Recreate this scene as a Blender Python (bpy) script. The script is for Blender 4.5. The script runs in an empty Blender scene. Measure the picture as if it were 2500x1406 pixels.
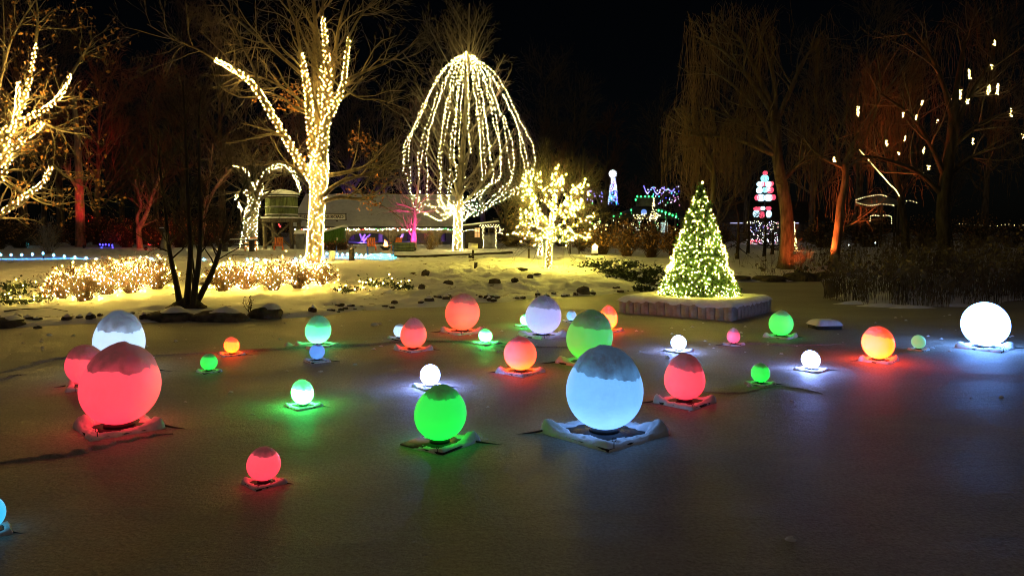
import bpy, math, random
import numpy as np
from mathutils import Vector

S = bpy.context.scene
COL = S.collection
R = math.radians
rng = np.random.default_rng(7)

# ------------------------------------------------------------------ camera, sky, ambient sun, exposure
F_PX, CX, CY, CAM_H = 1785.0, 1250.0, 703.0, 2.5
PITCH = math.atan((703.0 - 560.0) / F_PX)
cam_d = bpy.data.cameras.new('camera')
cam_d.sensor_width = 36.0
cam_d.lens = 36.0 * F_PX / 2500.0
cam_d.clip_end = 900.0
cam = bpy.data.objects.new('camera', cam_d)
COL.objects.link(cam)
cam.location = (0, 0, CAM_H)
cam.rotation_euler = (math.pi / 2 - PITCH, 0, 0)
S.camera = cam

SUN_EL, SUN_AZ = R(48), R(-25)
world = bpy.data.worlds.new('World')
S.world = world
world.use_nodes = True
wn = world.node_tree.nodes
sky = wn.new('ShaderNodeTexSky')
sky.sky_type = 'NISHITA'
sky.sun_disc = False
sky.sun_elevation = SUN_EL
sky.sun_rotation = math.pi - SUN_AZ
wn['Background'].inputs[1].default_value = 0.00025
world.node_tree.links.new(sky.outputs[0], wn['Background'].inputs[0])
sun_d = bpy.data.lights.new('sun', 'SUN')
sun_d.energy = 0.115
sun_d.angle = R(110)
sun_d.color = (1.0, 0.80, 0.62)
sun = bpy.data.objects.new('sun', sun_d)
COL.objects.link(sun)
sun.rotation_euler = (math.pi / 2 - SUN_EL, 0, SUN_AZ)
sun.location = (0, -10, 30)

S.view_settings.view_transform = 'Standard'
S.view_settings.look = 'None'
S.view_settings.exposure = 0.15
S.view_settings.gamma = 1.0
S.view_settings.use_curve_mapping = False
S.render.engine = 'CYCLES'
cy = S.cycles
cy.use_denoising = True
try:
    cy.denoiser = 'OPENIMAGEDENOISE'
    cy.denoising_input_passes = 'RGB_ALBEDO_NORMAL'
except Exception:
    pass
cy.use_light_tree = True
cy.pixel_filter_type = 'BLACKMAN_HARRIS'
cy.filter_width = 1.0
cy.max_bounces = 5
cy.diffuse_bounces = 2
cy.glossy_bounces = 2
cy.transmission_bounces = 3
cy.caustics_reflective = False
cy.caustics_refractive = False
cy.sample_clamp_indirect = 3.0
cy.sample_clamp_direct = 0.0

# light strengths, all in one place
WARM = 260.0          # warm fairy bulbs (oak, shrubs)
GOLD = 700.0          # greener gold bulbs (young tree, dock tree)

# ------------------------------------------------------------------ helpers
_cp, _sp = math.cos(PITCH), math.sin(PITCH)

def V(px, py, D):
    """world point seen at photo pixel (px, py) whose distance along +Y is D"""
    a = (px - CX) / F_PX
    b = (CY - py) / F_PX
    dx, dy, dz = a, _cp + b * _sp, -_sp + b * _cp
    s = D / dy
    return np.array([dx * s, D, CAM_H + dz * s])

def PX(D):
    """photo pixels per metre at distance D"""
    return F_PX / D

_tab = np.random.default_rng(99).random((256, 256))
def vnoise(x, y):
    x = np.asarray(x, float); y = np.asarray(y, float)
    xi = np.floor(x).astype(int); yi = np.floor(y).astype(int)
    fx = x - xi; fy = y - yi
    fx = fx * fx * (3 - 2 * fx); fy = fy * fy * (3 - 2 * fy)
    g = lambda i, j: _tab[i & 255, j & 255]
    return ((g(xi, yi) * (1 - fx) + g(xi + 1, yi) * fx) * (1 - fy)
            + (g(xi, yi + 1) * (1 - fx) + g(xi + 1, yi + 1) * fx) * fy) * 2 - 1
def fbm(x, y, o=4):
    s = 0; a = 1.0; t = 0
    for k in range(o):
        s = s + a * vnoise(x * 2 ** k + 17.3 * k, y * 2 ** k + 5.1 * k); t += a; a *= 0.5
    return s / t

class NB:
    """collects vertices and faces (numpy) and links them as ONE mesh object"""
    def __init__(self):
        self.v = []; self.f = []; self.n = 0
    def add(self, verts, faces):
        verts = np.asarray(verts, float).reshape(-1, 3)
        faces = np.asarray(faces, np.int64)
        self.v.append(verts); self.f.append(faces + self.n); self.n += len(verts)
        return self
    def box(self, c, s, rz=0.0, taper=1.0):
        hx, hy, hz = s[0] / 2, s[1] / 2, s[2] / 2
        p = np.array([[-hx, -hy, -hz], [hx, -hy, -hz], [hx, hy, -hz], [-hx, hy, -hz],
                      [-hx * taper, -hy * taper, hz], [hx * taper, -hy * taper, hz], [hx * taper, hy * taper, hz], [-hx * taper, hy * taper, hz]])
        cz, sz = math.cos(rz), math.sin(rz)
        p = np.stack([p[:, 0] * cz - p[:, 1] * sz, p[:, 0] * sz + p[:, 1] * cz, p[:, 2]], 1) + np.asarray(c)
        return self.add(p, [[0, 3, 2, 1], [4, 5, 6, 7], [0, 1, 5, 4], [1, 2, 6, 5], [2, 3, 7, 6], [3, 0, 4, 7]])
    def poly_extrude(self, pts, d):
        """closed polygon (N,3) extruded by vector d"""
        pts = np.asarray(pts, float); n = len(pts)
        self._ng = getattr(self, '_ng', [])
        v = np.vstack([pts, pts + np.asarray(d)])
        base = self.n
        self.v.append(v); self.n += 2 * n
        self._ng.append(list(range(base, base + n))[::-1])
        self._ng.append(list(range(base + n, base + 2 * n)))
        q = np.array([[i, (i + 1) % n, n + (i + 1) % n, n + i] for i in range(n)])
        self.f.append(q + base)
        return self
    def tubes(self, P, Rr, n=3):
        P = np.asarray(P, float); Rr = np.asarray(Rr, float)
        if P.ndim == 2: P = P[None]; Rr = Rr[None]
        N, K, _ = P.shape
        if N == 0: return self
        T = np.gradient(P, axis=1)
        T /= np.linalg.norm(T, axis=2, keepdims=True) + 1e-9
        tm = T.mean(1)
        ref = np.where(np.abs(tm[:, :1]) < 0.75, np.array([[1.0, 0, 0]]), np.array([[0, 1.0, 0]]))[:, None, :]
        U = np.cross(T, np.broadcast_to(ref, T.shape)); U /= np.linalg.norm(U, axis=2, keepdims=True) + 1e-9
        W = np.cross(T, U)
        an = np.linspace(0, 2 * np.pi, n, endpoint=False)
        ring = (U[:, :, None, :] * np.cos(an)[None, None, :, None] + W[:, :, None, :] * np.sin(an)[None, None, :, None])
        vv = P[:, :, None, :] + ring * Rr[:, :, None, None]
        idx = np.arange(N * K * n).reshape(N, K, n)
        a = idx[:, :-1, :]; b = np.roll(a, -1, axis=2); c = idx[:, 1:, :]; d = np.roll(c, -1, axis=2)
        return self.add(vv.reshape(-1, 3), np.stack([a, b, d, c], -1).reshape(-1, 4))
    def octas(self, C, r, stretch=1.25):
        """small glass bulbs: one eight-faced drop per centre"""
        C = np.asarray(C, float).reshape(-1, 3); N = len(C)
        if N == 0: return self
        r = np.broadcast_to(np.asarray(r, float), (N,))
        o = np.array([[1, 0, 0], [0, 1, 0], [-1, 0, 0], [0, -1, 0], [0, 0, stretch], [0, 0, -stretch]])
        v = C[:, None, :] + o[None] * r[:, None, None]
        t = np.array([[0, 1, 4], [1, 2, 4], [2, 3, 4], [3, 0, 4], [1, 0, 5], [2, 1, 5], [3, 2, 5], [0, 3, 5]])
        return self.add(v.reshape(-1, 3), (t[None] + 6 * np.arange(N)[:, None, None]).reshape(-1, 3))
    def leaves(self, C, size, g, flat=0.0):
        C = np.asarray(C, float).reshape(-1, 3); N = len(C)
        if N == 0: return self
        a = g.normal(size=(N, 3)); a[:, 2] *= (1 - flat); a /= np.linalg.norm(a, axis=1, keepdims=True) + 1e-9
        b = np.cross(a, g.normal(size=(N, 3))); b /= np.linalg.norm(b, axis=1, keepdims=True) + 1e-9
        s = (size * g.uniform(0.6, 1.3, N))[:, None]
        nrm = np.cross(a, b) * s * 0.18
        v = np.stack([C - a * s * .5, C + b * s * .3 + nrm, C + a * s * .55, C - b * s * .3 + nrm], 1)
        return self.add(v.reshape(-1, 3), np.arange(4 * N).reshape(N, 4))
    def grid(self, X, Y, Z):
        h, w = X.shape
        idx = np.arange(h * w).reshape(h, w)
        f = np.stack([idx[:-1, :-1], idx[:-1, 1:], idx[1:, 1:], idx[1:, :-1]], -1).reshape(-1, 4)
        return self.add(np.stack([X, Y, Z], -1).reshape(-1, 3), f)
    def lathe(self, prof, c, n=24, sx=1.0, sy=1.0):
        """prof: list of (r, z)"""
        prof = np.asarray(prof, float); K = len(prof)
        an = np.linspace(0, 2 * np.pi, n, endpoint=False)
        v = np.stack([prof[:, None, 0] * np.cos(an) * sx, prof[:, None, 0] * np.sin(an) * sy, np.repeat(prof[:, 1:2], n, 1)], -1) + np.asarray(c)
        idx = np.arange(K * n).reshape(K, n)
        a = idx[:-1]; b = np.roll(a, -1, 1); cc = idx[1:]; d = np.roll(cc, -1, 1)
        return self.add(v.reshape(-1, 3), np.stack([a, b, d, cc], -1).reshape(-1, 4))
    def mesh(self, name, mat, origin=(0, 0, 0), smooth=False):
        v = np.vstack(self.v) - np.asarray(origin)
        me = bpy.data.meshes.new(name)
        ng = getattr(self, '_ng', [])
        me.vertices.add(len(v)); me.vertices.foreach_set('co', v.astype(np.float32).ravel())
        loops = []; starts = []; pos = 0
        for f in self.f:
            k = f.shape[1]
            loops.append(f.ravel()); starts.append(pos + k * np.arange(len(f))); pos += f.size
        for g in ng:
            loops.append(np.array(g)); starts.append(np.array([pos])); pos += len(g)
        loops = np.concatenate(loops); starts = np.concatenate(starts)
        me.loops.add(len(loops)); me.loops.foreach_set('vertex_index', loops.astype(np.int32))
        me.polygons.add(len(starts)); me.polygons.foreach_set('loop_start', starts.astype(np.int32))
        if smooth:
            me.polygons.foreach_set('use_smooth', np.ones(len(starts), bool))
        me.update(calc_edges=True)
        me.validate()
        if mat: me.materials.append(mat)
        return me

def props(o, label=None, cat=None, group=None, kind=None):
    if label: o['label'] = label
    if cat: o['category'] = cat
    if group: o['group'] = group
    if kind: o['kind'] = kind
    return o
def thing(name, label, cat, loc=(0, 0, 0), group=None):
    o = bpy.data.objects.new(name, None)
    o.empty_display_size = 0.1
    COL.objects.link(o)
    o.location = [float(c) for c in loc]
    return props(o, label, cat, group)
def link(name, me, parent=None, label=None, kind=None, loc=None):
    o = bpy.data.objects.new(name, me)
    COL.objects.link(o)
    if parent is not None: o.parent = parent
    if loc is not None: o.location = [float(c) for c in loc]
    return props(o, label, kind=kind)
def root_loc(p):
    q = np.zeros(3)
    while p is not None:
        q += np.array(p.location); p = p.parent
    return q
def part(name, nb, mat, parent, smooth=False, label=None, kind=None):
    """nb holds world coordinates"""
    return link(name, nb.mesh(name, mat, root_loc(parent), smooth), parent, label, kind)
def solo(name, nb, mat, label=None, cat=None, group=None, kind=None, smooth=False):
    o = link(name, nb.mesh(name, mat, (0, 0, 0), smooth))
    return props(o, label, cat, group, kind)
def dup(root, loc, label=None, rz=None, sc=None):
    r = root.copy(); COL.objects.link(r); r.location = [float(c) for c in loc]
    if rz is not None: r.rotation_euler = (0, 0, rz)
    if sc is not None: r.scale = (sc, sc, sc) if np.isscalar(sc) else sc
    if label: r['label'] = label
    for ch in root.children:
        c = ch.copy(); COL.objects.link(c); c.parent = r
        for g in ch.children:
            d = g.copy(); COL.objects.link(d); d.parent = c
    return r

def catmull(pts, K=24):
    p = np.asarray(pts, float)
    if len(p) == 2:
        t = np.linspace(0, 1, K)[:, None]; return p[0] * (1 - t) + p[1] * t
    e = np.vstack([2 * p[0] - p[1], p, 2 * p[-1] - p[-2]])
    out = []
    n = len(p) - 1
    for u in np.linspace(0, n - 1e-6, K):
        i = int(u); t = u - i
        a, b, c, d = e[i], e[i + 1], e[i + 2], e[i + 3]
        out.append(0.5 * (2 * b + (c - a) * t + (2 * a - 5 * b + 4 * c - d) * t * t + (3 * b - a - 3 * c + d) * t ** 3))
    return np.array(out)
def taper(K, r0, r1, p=1.0):
    return r0 + (r1 - r0) * np.linspace(0, 1, K) ** p

# ------------------------------------------------------------------ materials
def newmat(name):
    m = bpy.data.materials.new(name); m.use_nodes = True
    nt = m.node_tree
    return m, nt, nt.nodes['Principled BSDF']
def setspec(b, v):
    b.inputs['Specular IOR Level'].default_value = v
def pmat(name, c1, c2, scale=4.0, rough=0.7, bump=0.0, bscale=30.0, spec=0.3, detail=5.0, stretch=None, lo=0.35, hi=0.65):
    m, nt, b = newmat(name)
    N, L = nt.nodes, nt.links
    tc = N.new('ShaderNodeTexCoord')
    src = tc.outputs['Object']
    if stretch:
        mp = N.new('ShaderNodeMapping'); mp.inputs['Scale'].default_value = stretch
        L.new(src, mp.inputs[0]); src = mp.outputs[0]
    nz = N.new('ShaderNodeTexNoise'); nz.inputs['Scale'].default_value = scale; nz.inputs['Detail'].default_value = detail
    L.new(src, nz.inputs['Vector'])
    cr = N.new('ShaderNodeValToRGB')
    cr.color_ramp.elements[0].position = lo; cr.color_ramp.elements[0].color = (*c1, 1)
    cr.color_ramp.elements[1].position = hi; cr.color_ramp.elements[1].color = (*c2, 1)
    L.new(nz.outputs[0], cr.inputs[0]); L.new(cr.outputs[0], b.inputs['Base Color'])
    b.inputs['Roughness'].default_value = rough; setspec(b, spec)
    if bump:
        n2 = N.new('ShaderNodeTexNoise'); n2.inputs['Scale'].default_value = bscale; n2.inputs['Detail'].default_value = 4
        L.new(src, n2.inputs['Vector'])
        bp = N.new('ShaderNodeBump'); bp.inputs['Strength'].default_value = bump; bp.inputs['Distance'].default_value = 0.05
        L.new(n2.outputs[0], bp.inputs['Height']); L.new(bp.outputs[0], b.inputs['Normal'])
    return m
def glow(name, col, strength, base=(0.6, 0.6, 0.6)):
    m, nt, b = newmat(name)
    b.inputs['Base Color'].default_value = (*base, 1)
    b.inputs['Emission Color'].default_value = (*col, 1)
    b.inputs['Emission Strength'].default_value = strength
    b.inputs['Roughness'].default_value = 0.3
    return m

M = {}
M['bark'] = pmat('bark', (0.05, 0.038, 0.024), (0.15, 0.115, 0.075), 6, 0.9, 0.6, 40, stretch=(1, 1, 0.25))
M['bark_pale'] = pmat('bark_pale', (0.10, 0.085, 0.06), (0.24, 0.20, 0.14), 5, 0.9, 0.5, 40, stretch=(1, 1, 0.3))
M['bark_dark'] = pmat('bark_dark', (0.018, 0.013, 0.008), (0.05, 0.038, 0.024), 7, 0.95, 0.6, 45, stretch=(1, 1, 0.25))
M['twig'] = pmat('twig', (0.09, 0.07, 0.045), (0.17, 0.13, 0.085), 3, 0.9)
M['twig_dark'] = pmat('twig_dark', (0.02, 0.015, 0.01), (0.06, 0.045, 0.028), 3, 0.9)
M['twig_red'] = pmat('twig_red', (0.10, 0.05, 0.03), (0.20, 0.09, 0.05), 0.4, 0.9)
M['willow_dark'] = pmat('willow_dark', (0.035, 0.022, 0.012), (0.07, 0.042, 0.02), 2, 0.9)
M['willow'] = pmat('willow', (0.06, 0.034, 0.017), (0.13, 0.07, 0.032), 2, 0.9)
M['dead_leaf'] = pmat('dead_leaf', (0.18, 0.075, 0.022), (0.42, 0.21, 0.07), 9, 0.75)
M['oak_leaf'] = pmat('oak_leaf', (0.20, 0.07, 0.015), (0.40, 0.17, 0.04), 7, 0.7)
M['shrub_twig'] = pmat('shrub_twig', (0.035, 0.017, 0.007), (0.10, 0.05, 0.02), 6, 0.85)
M['shrub_leaf'] = pmat('shrub_leaf', (0.06, 0.022, 0.006), (0.20, 0.09, 0.025), 8, 0.8)
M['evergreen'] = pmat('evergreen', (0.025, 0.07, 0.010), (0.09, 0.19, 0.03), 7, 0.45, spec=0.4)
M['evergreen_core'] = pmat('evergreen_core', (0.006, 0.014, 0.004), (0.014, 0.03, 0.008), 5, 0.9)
M['laurel'] = pmat('laurel', (0.010, 0.020, 0.008), (0.035, 0.05, 0.018), 5, 0.5)
M['stone'] = pmat('stone', (0.030, 0.024, 0.017), (0.12, 0.095, 0.065), 4, 0.85, 0.8, 14)
M['stone_pale'] = pmat('stone_pale', (0.06, 0.05, 0.04), (0.15, 0.12, 0.09), 4, 0.85, 0.8, 14)
M['wood_dark'] = pmat('wood_dark', (0.018, 0.014, 0.010), (0.05, 0.04, 0.028), 3, 0.8, 0.3, 20, stretch=(1, 1, 6))
M['wood'] = pmat('wood', (0.07, 0.055, 0.035), (0.16, 0.125, 0.08), 3, 0.8, 0.4, 20, stretch=(6, 6, 1))
M['board'] = pmat('board', (0.012, 0.012, 0.013), (0.035, 0.033, 0.032), 5, 0.55, 0.2, 30)
M['metal_dark'] = pmat('metal_dark', (0.015, 0.015, 0.016), (0.03, 0.03, 0.03), 5, 0.5)
M['wire'] = pmat('wire', (0.01, 0.014, 0.008), (0.02, 0.025, 0.012), 5, 0.6)
M['stonework'] = pmat('stonework', (0.10, 0.075, 0.045), (0.22, 0.17, 0.10), 3.0, 0.9, 0.5, 8)
M['green_paint'] = pmat('green_paint', (0.05, 0.12, 0.015), (0.08, 0.18, 0.025), 3, 0.7, 0.2, 20, stretch=(8, 8, 1))
M['tank_green'] = pmat('tank_green', (0.08, 0.10, 0.035), (0.16, 0.19, 0.07), 3, 0.75, 0.3, 12, stretch=(6, 6, 0.6))
M['reed'] = pmat('reed', (0.045, 0.034, 0.020), (0.20, 0.155, 0.09), 0.9, 0.9)
M['grass_tan'] = pmat('grass_tan', (0.18, 0.12, 0.05), (0.34, 0.24, 0.10), 2, 0.9)
M['sign_white'] = pmat('sign_white', (0.55, 0.52, 0.45), (0.70, 0.67, 0.60), 3, 0.7)
M['sign_grey'] = pmat('sign_grey', (0.30, 0.29, 0.26), (0.42, 0.40, 0.36), 3, 0.7)
M['letter'] = pmat('letter', (0.012, 0.010, 0.008), (0.02, 0.016, 0.012), 3, 0.7)
M['orange_seat'] = pmat('orange_seat', (0.62, 0.17, 0.04), (0.75, 0.23, 0.06), 4, 0.6)
M['roofing'] = pmat('roofing', (0.03, 0.025, 0.02), (0.06, 0.05, 0.04), 4, 0.9)
M['grey_wall'] = pmat('grey_wall', (0.10, 0.10, 0.10), (0.16, 0.16, 0.155), 3, 0.8)
M['glass'] = pmat('glass', (0.01, 0.01, 0.012), (0.02, 0.02, 0.024), 3, 0.1, spec=0.5)

def snow_mat(name, dirt, dscale=2.2, thresh=0.62, sparkle=0.5, base=(0.80, 0.79, 0.78), coarse=1.0):
    m, nt, b = newmat(name)
    N, L = nt.nodes, nt.links
    tc = N.new('ShaderNodeTexCoord')
    nz = N.new('ShaderNodeTexNoise'); nz.inputs['Scale'].default_value = dscale; nz.inputs['Detail'].default_value = 8; nz.inputs['Roughness'].default_value = 0.65
    L.new(tc.outputs['Object'], nz.inputs['Vector'])
    cr = N.new('ShaderNodeValToRGB')
    cr.color_ramp.elements[0].position = thresh; cr.color_ramp.elements[0].color = (*base, 1)
    cr.color_ramp.elements[1].position = thresh + 0.05; cr.color_ramp.elements[1].color = (*dirt, 1)
    L.new(nz.outputs[0], cr.inputs[0]); L.new(cr.outputs[0], b.inputs['Base Color'])
    b.inputs['Roughness'].default_value = 0.75; setspec(b, 0.25)
    n1 = N.new('ShaderNodeTexNoise'); n1.inputs['Scale'].default_value = 3.2 * coarse; n1.inputs['Detail'].default_value = 7; n1.inputs['Roughness'].default_value = 0.6
    L.new(tc.outputs['Object'], n1.inputs['Vector'])
    bp = N.new('ShaderNodeBump'); bp.inputs['Strength'].default_value = sparkle; bp.inputs['Distance'].default_value = 0.12
    L.new(n1.outputs[0], bp.inputs['Height'])
    n2 = N.new('ShaderNodeTexNoise'); n2.inputs['Scale'].default_value = 60; n2.inputs['Detail'].default_value = 2
    L.new(tc.outputs['Object'], n2.inputs['Vector'])
    b2 = N.new('ShaderNodeBump'); b2.inputs['Strength'].default_value = 0.25; b2.inputs['Distance'].default_value = 0.01
    L.new(n2.outputs[0], b2.inputs['Height']); L.new(bp.outputs[0], b2.inputs['Normal']); L.new(b2.outputs[0], b.inputs['Normal'])
    return m
M['snow'] = snow_mat('snow', (0.10, 0.06, 0.03), 1.6, 0.615)
M['snow_clean'] = snow_mat('snow_clean', (0.72, 0.71, 0.70), 2, 0.5, 0.3)

def cap_snow():
    """thin snow lying on a glowing shell: scatters and lets some light through"""
    m, nt, b = newmat('cap_snow')
    N, L = nt.nodes, nt.links
    out = N['Material Output']
    N.remove(b)
    df = N.new('ShaderNodeBsdfDiffuse'); df.inputs[0].default_value = (0.78, 0.78, 0.79, 1)
    tr = N.new('ShaderNodeBsdfTranslucent'); tr.inputs[0].default_value = (0.70, 0.70, 0.72, 1)
    mx = N.new('ShaderNodeMixShader'); mx.inputs[0].default_value = 0.26
    tc = N.new('ShaderNodeTexCoord')
    n2 = N.new('ShaderNodeTexNoise'); n2.inputs['Scale'].default_value = 9; n2.inputs['Detail'].default_value = 8; n2.inputs['Roughness'].default_value = 0.7
    L.new(tc.outputs['Object'], n2.inputs['Vector'])
    mr = N.new('ShaderNodeMapRange'); mr.inputs[1].default_value = 0.3; mr.inputs[2].default_value = 0.7; mr.inputs[3].default_value = 0.03; mr.inputs[4].default_value = 0.19
    L.new(n2.outputs[0], mr.inputs[0])
    at = N.new('ShaderNodeAttribute'); at.attribute_name = 'thin'
    ad = N.new('ShaderNodeMath'); ad.operation = 'MULTIPLY_ADD'; ad.inputs[1].default_value = 0.55; ad.use_clamp = True
    L.new(at.outputs['Fac'], ad.inputs[0]); L.new(mr.outputs[0], ad.inputs[2]); L.new(ad.outputs[0], mx.inputs[0])
    bp = N.new('ShaderNodeBump'); bp.inputs['Strength'].default_value = 0.9; bp.inputs['Distance'].default_value = 0.04
    L.new(n2.outputs[0], bp.inputs['Height']); L.new(bp.outputs[0], df.inputs['Normal'])
    L.new(df.outputs[0], mx.inputs[1]); L.new(tr.outputs[0], mx.inputs[2]); L.new(mx.outputs[0], out.inputs[0])
    return m
M['cap_snow'] = cap_snow()

def ice_mat():
    m, nt, b = newmat('frosted_ice')
    N, L = nt.nodes, nt.links
    tc = N.new('ShaderNodeTexCoord')
    def noise(scale, det, rough=0.55, st=None):
        n = N.new('ShaderNodeTexNoise'); n.inputs['Scale'].default_value = scale; n.inputs['Detail'].default_value = det; n.inputs['Roughness'].default_value = rough
        s = tc.outputs['Object']
        if st:
            mp = N.new('ShaderNodeMapping'); mp.inputs['Scale'].default_value = st; mp.inputs['Rotation'].default_value = (0, 0, 0.35); L.new(s, mp.inputs[0]); s = mp.outputs[0]
        L.new(s, n.inputs['Vector']); return n.outputs[0]
    big = noise(0.33, 5, 0.6, (1, 2.2, 1))
    fine = noise(26, 4, 0.7)
    mid = noise(3.0, 6, 0.65, (1, 1.8, 1))
    cr = N.new('ShaderNodeValToRGB'); cr.color_ramp.elements[0].position = 0.36; cr.color_ramp.elements[1].position = 0.62
    cr.color_ramp.elements[0].color = (0.16, 0.148, 0.122, 1); cr.color_ramp.elements[1].color = (0.44, 0.415, 0.345, 1)
    mx = N.new('ShaderNodeMix'); mx.data_type = 'FLOAT'; mx.inputs[0].default_value = 0.35
    L.new(big, mx.inputs[2]); L.new(mid, mx.inputs[3])
    m2 = N.new('ShaderNodeMix'); m2.data_type = 'FLOAT'; m2.inputs[0].default_value = 0.50
    L.new(mx.outputs[0], m2.inputs[2]); L.new(fine, m2.inputs[3])
    L.new(m2.outputs[0], cr.inputs[0]); L.new(cr.outputs[0], b.inputs['Base Color'])
    mr = N.new('ShaderNodeMapRange'); mr.inputs[1].default_value = 0.3; mr.inputs[2].default_value = 0.7; mr.inputs[3].default_value = 0.56; mr.inputs[4].default_value = 0.85
    L.new(mx.outputs[0], mr.inputs[0]); L.new(mr.outputs[0], b.inputs['Roughness'])
    setspec(b, 0.3)
    mc = N.new('ShaderNodeMapRange'); mc.inputs[1].default_value = 0.38; mc.inputs[2].default_value = 0.62; mc.inputs[3].default_value = 0.20; mc.inputs[4].default_value = 0.0
    L.new(mx.outputs[0], mc.inputs[0]); L.new(mc.outputs[0], b.inputs['Coat Weight'])
    b.inputs['Coat Roughness'].default_value = 0.44
    bp = N.new('ShaderNodeBump'); bp.inputs['Strength'].default_value = 0.8; bp.inputs['Distance'].default_value = 0.02
    L.new(fine, bp.inputs['Height'])
    b2 = N.new('ShaderNodeBump'); b2.inputs['Strength'].default_value = 0.25; b2.inputs['Distance'].default_value = 0.08
    L.new(mid, b2.inputs['Height']); L.new(bp.outputs[0], b2.inputs['Normal']); L.new(b2.outputs[0], b.inputs['Normal'])
    return m
M['ice'] = ice_mat()

M['bulb_warm'] = glow('bulb_warm', (1.0, 0.66, 0.13), WARM)
M['bulb_gold'] = glow('bulb_gold', (1.0, 0.80, 0.10), GOLD)
M['bulb_tree'] = glow('bulb_tree', (1.0, 0.82, 0.11), 95.0)
M['bulb_drape'] = glow('bulb_drape', (1.0, 0.80, 0.24), 110.0)
M['bulb_shrub'] = glow('bulb_shrub', (1.0, 0.68, 0.10), 270.0)
M['bulb_left'] = glow('bulb_left', (1.0, 0.62, 0.13), 380.0)
M['bulb_far'] = glow('bulb_far', (1.0, 0.80, 0.35), 5.0)
M['bulb_cluster'] = glow('bulb_cluster', (1.0, 0.72, 0.22), 14.0)
M['bulb_white'] = glow('bulb_white', (0.85, 0.90, 1.0), 5.0)
M['bulb_blue'] = glow('bulb_blue', (0.05, 0.36, 1.0), 200.0)
M['bulb_deep'] = glow('bulb_deep', (0.03, 0.04, 1.0), 5.0)
M['bulb_violet'] = glow('bulb_violet', (0.25, 0.18, 1.0), 4.0)
M['bulb_red'] = glow('bulb_red', (1.0, 0.03, 0.04), 3.0)
M['bulb_green'] = glow('bulb_green', (0.02, 1.0, 0.18), 3.5)
M['bulb_cyan'] = glow('bulb_cyan', (0.04, 0.75, 1.0), 9.0)
M['bulb_pink'] = glow('bulb_pink', (1.0, 0.25, 0.55), 3.0)
# ------------------------------------------------------------------ the pond and the snowy land
SHORE = np.array([(-260, 2), (-40, 12.5), (-20, 16.4), (-13, 18.6), (-10, 19.7), (-6.4, 20.7), (-4.4, 22.6), (-2, 24.1), (0.74, 26.2), (3.95, 28.2),
                  (6, 30.6), (8, 33.2), (10.6, 34.4), (15.2, 35.2), (14.6, 33.0), (11.6, 26.3), (12.0, 24.4), (13.7, 23.6), (18.4, 25.6), (26, 24), (45, 20), (260, 5)], float)
def shore_sd(x, y):
    """signed distance to the shoreline, positive on land"""
    x = np.asarray(x, float); y = np.asarray(y, float)
    best = np.full(x.shape, 1e9)
    for a, b in zip(SHORE[:-1], SHORE[1:]):
        d = b - a; L2 = d @ d
        t = np.clip(((x - a[0]) * d[0] + (y - a[1]) * d[1]) / L2, 0, 1)
        best = np.minimum(best, (x - a[0] - t * d[0]) ** 2 + (y - a[1] - t * d[1]) ** 2)
    best = np.sqrt(best)
    poly = np.vstack([SHORE, [(260, 600), (-260, 600)]])
    ins = np.zeros(x.shape, bool)
    j = len(poly) - 1
    for i in range(len(poly)):
        xi, yi = poly[i]; xj, yj = poly[j]
        if yi != yj:
            c = ((yi > y) != (yj > y)) & (x < (xj - xi) * (y - yi) / (yj - yi) + xi)
            ins ^= c
        j = i
    return np.where(ins, best, -best)
_dg = np.random.default_rng(77)
DENTS = [(_dg.uniform(-9, 7.5), _dg.uniform(22, 37), _dg.uniform(.14, .32), _dg.uniform(.05, .14)) for _ in range(330)] + [(_dg.uniform(-22, -9), _dg.uniform(20, 34), _dg.uniform(.14, .3), _dg.uniform(.04, .10)) for _ in range(140)]
def H(x, y):
    x = np.asarray(x, float); y = np.asarray(y, float)
    sd = shore_sd(x, y) + 0.35 * vnoise(x * 0.8 + 3, y * 0.8)
    d = np.maximum(sd, 0)
    h = 0.95 * np.tanh(d / 11.0) + 0.07 * np.clip(d / 0.4, 0, 1)
    near = np.clip(d / 1.5, 0, 1) * np.clip((60 - y) / 20, 0.15, 1)
    lum = 0.07 + 0.17 * np.exp(-((x - 0.5) / 6.0) ** 2) * np.exp(-((y - 32) / 7.0) ** 2)
    h = h + near * (lum * fbm(x * 1.5, y * 1.5, 4) + 0.06 * fbm(x * 0.3, y * 0.3, 2) + (0.3 * lum) * np.abs(vnoise(x * 3.1 + 7, y * 2.4)))
    if x.size < 1e9:
        for (dx_, dy_, dr_, dd_) in DENTS:
            q = ((x - dx_) ** 2 + (y - dy_) ** 2) / dr_ ** 2
            m = q < 6
            if m.any(): h = np.where(m, h - near * dd_ * np.exp(-q) + near * dd_ * .5 * np.exp(-(q - 2.2) ** 2), h)
    # ridge of ploughed snow along the far path
    yr = 39.5 + 0.02 * x
    ridge = np.exp(-((y - yr) / 0.9) ** 2) * np.clip((x + 4) / 3, 0, 1) * np.clip((7 - x) / 3, 0, 1)
    h = h + ridge * (0.16 + 0.22 * np.clip(vnoise(x * 1.7, y * 1.7), -0.3, 1))
    # left side: lip of ploughed snow before the blue path
    lip = np.exp(-((y - 35.2) / 0.6) ** 2) * np.clip((-8 - x) / 2, 0, 1)
    h = h + lip * (0.05 + 0.10 * vnoise(x * 1.3, y))
    return np.where(sd > 0, h, np.maximum(-0.5, sd * 0.35))
def HF(x, y): return float(H(np.array([x]), np.array([y]))[0])
def G(px, D):
    """ground point at distance D in the image column px"""
    p = V(px, 600, D); return np.array([p[0], D, HF(p[0], D)])

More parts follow.
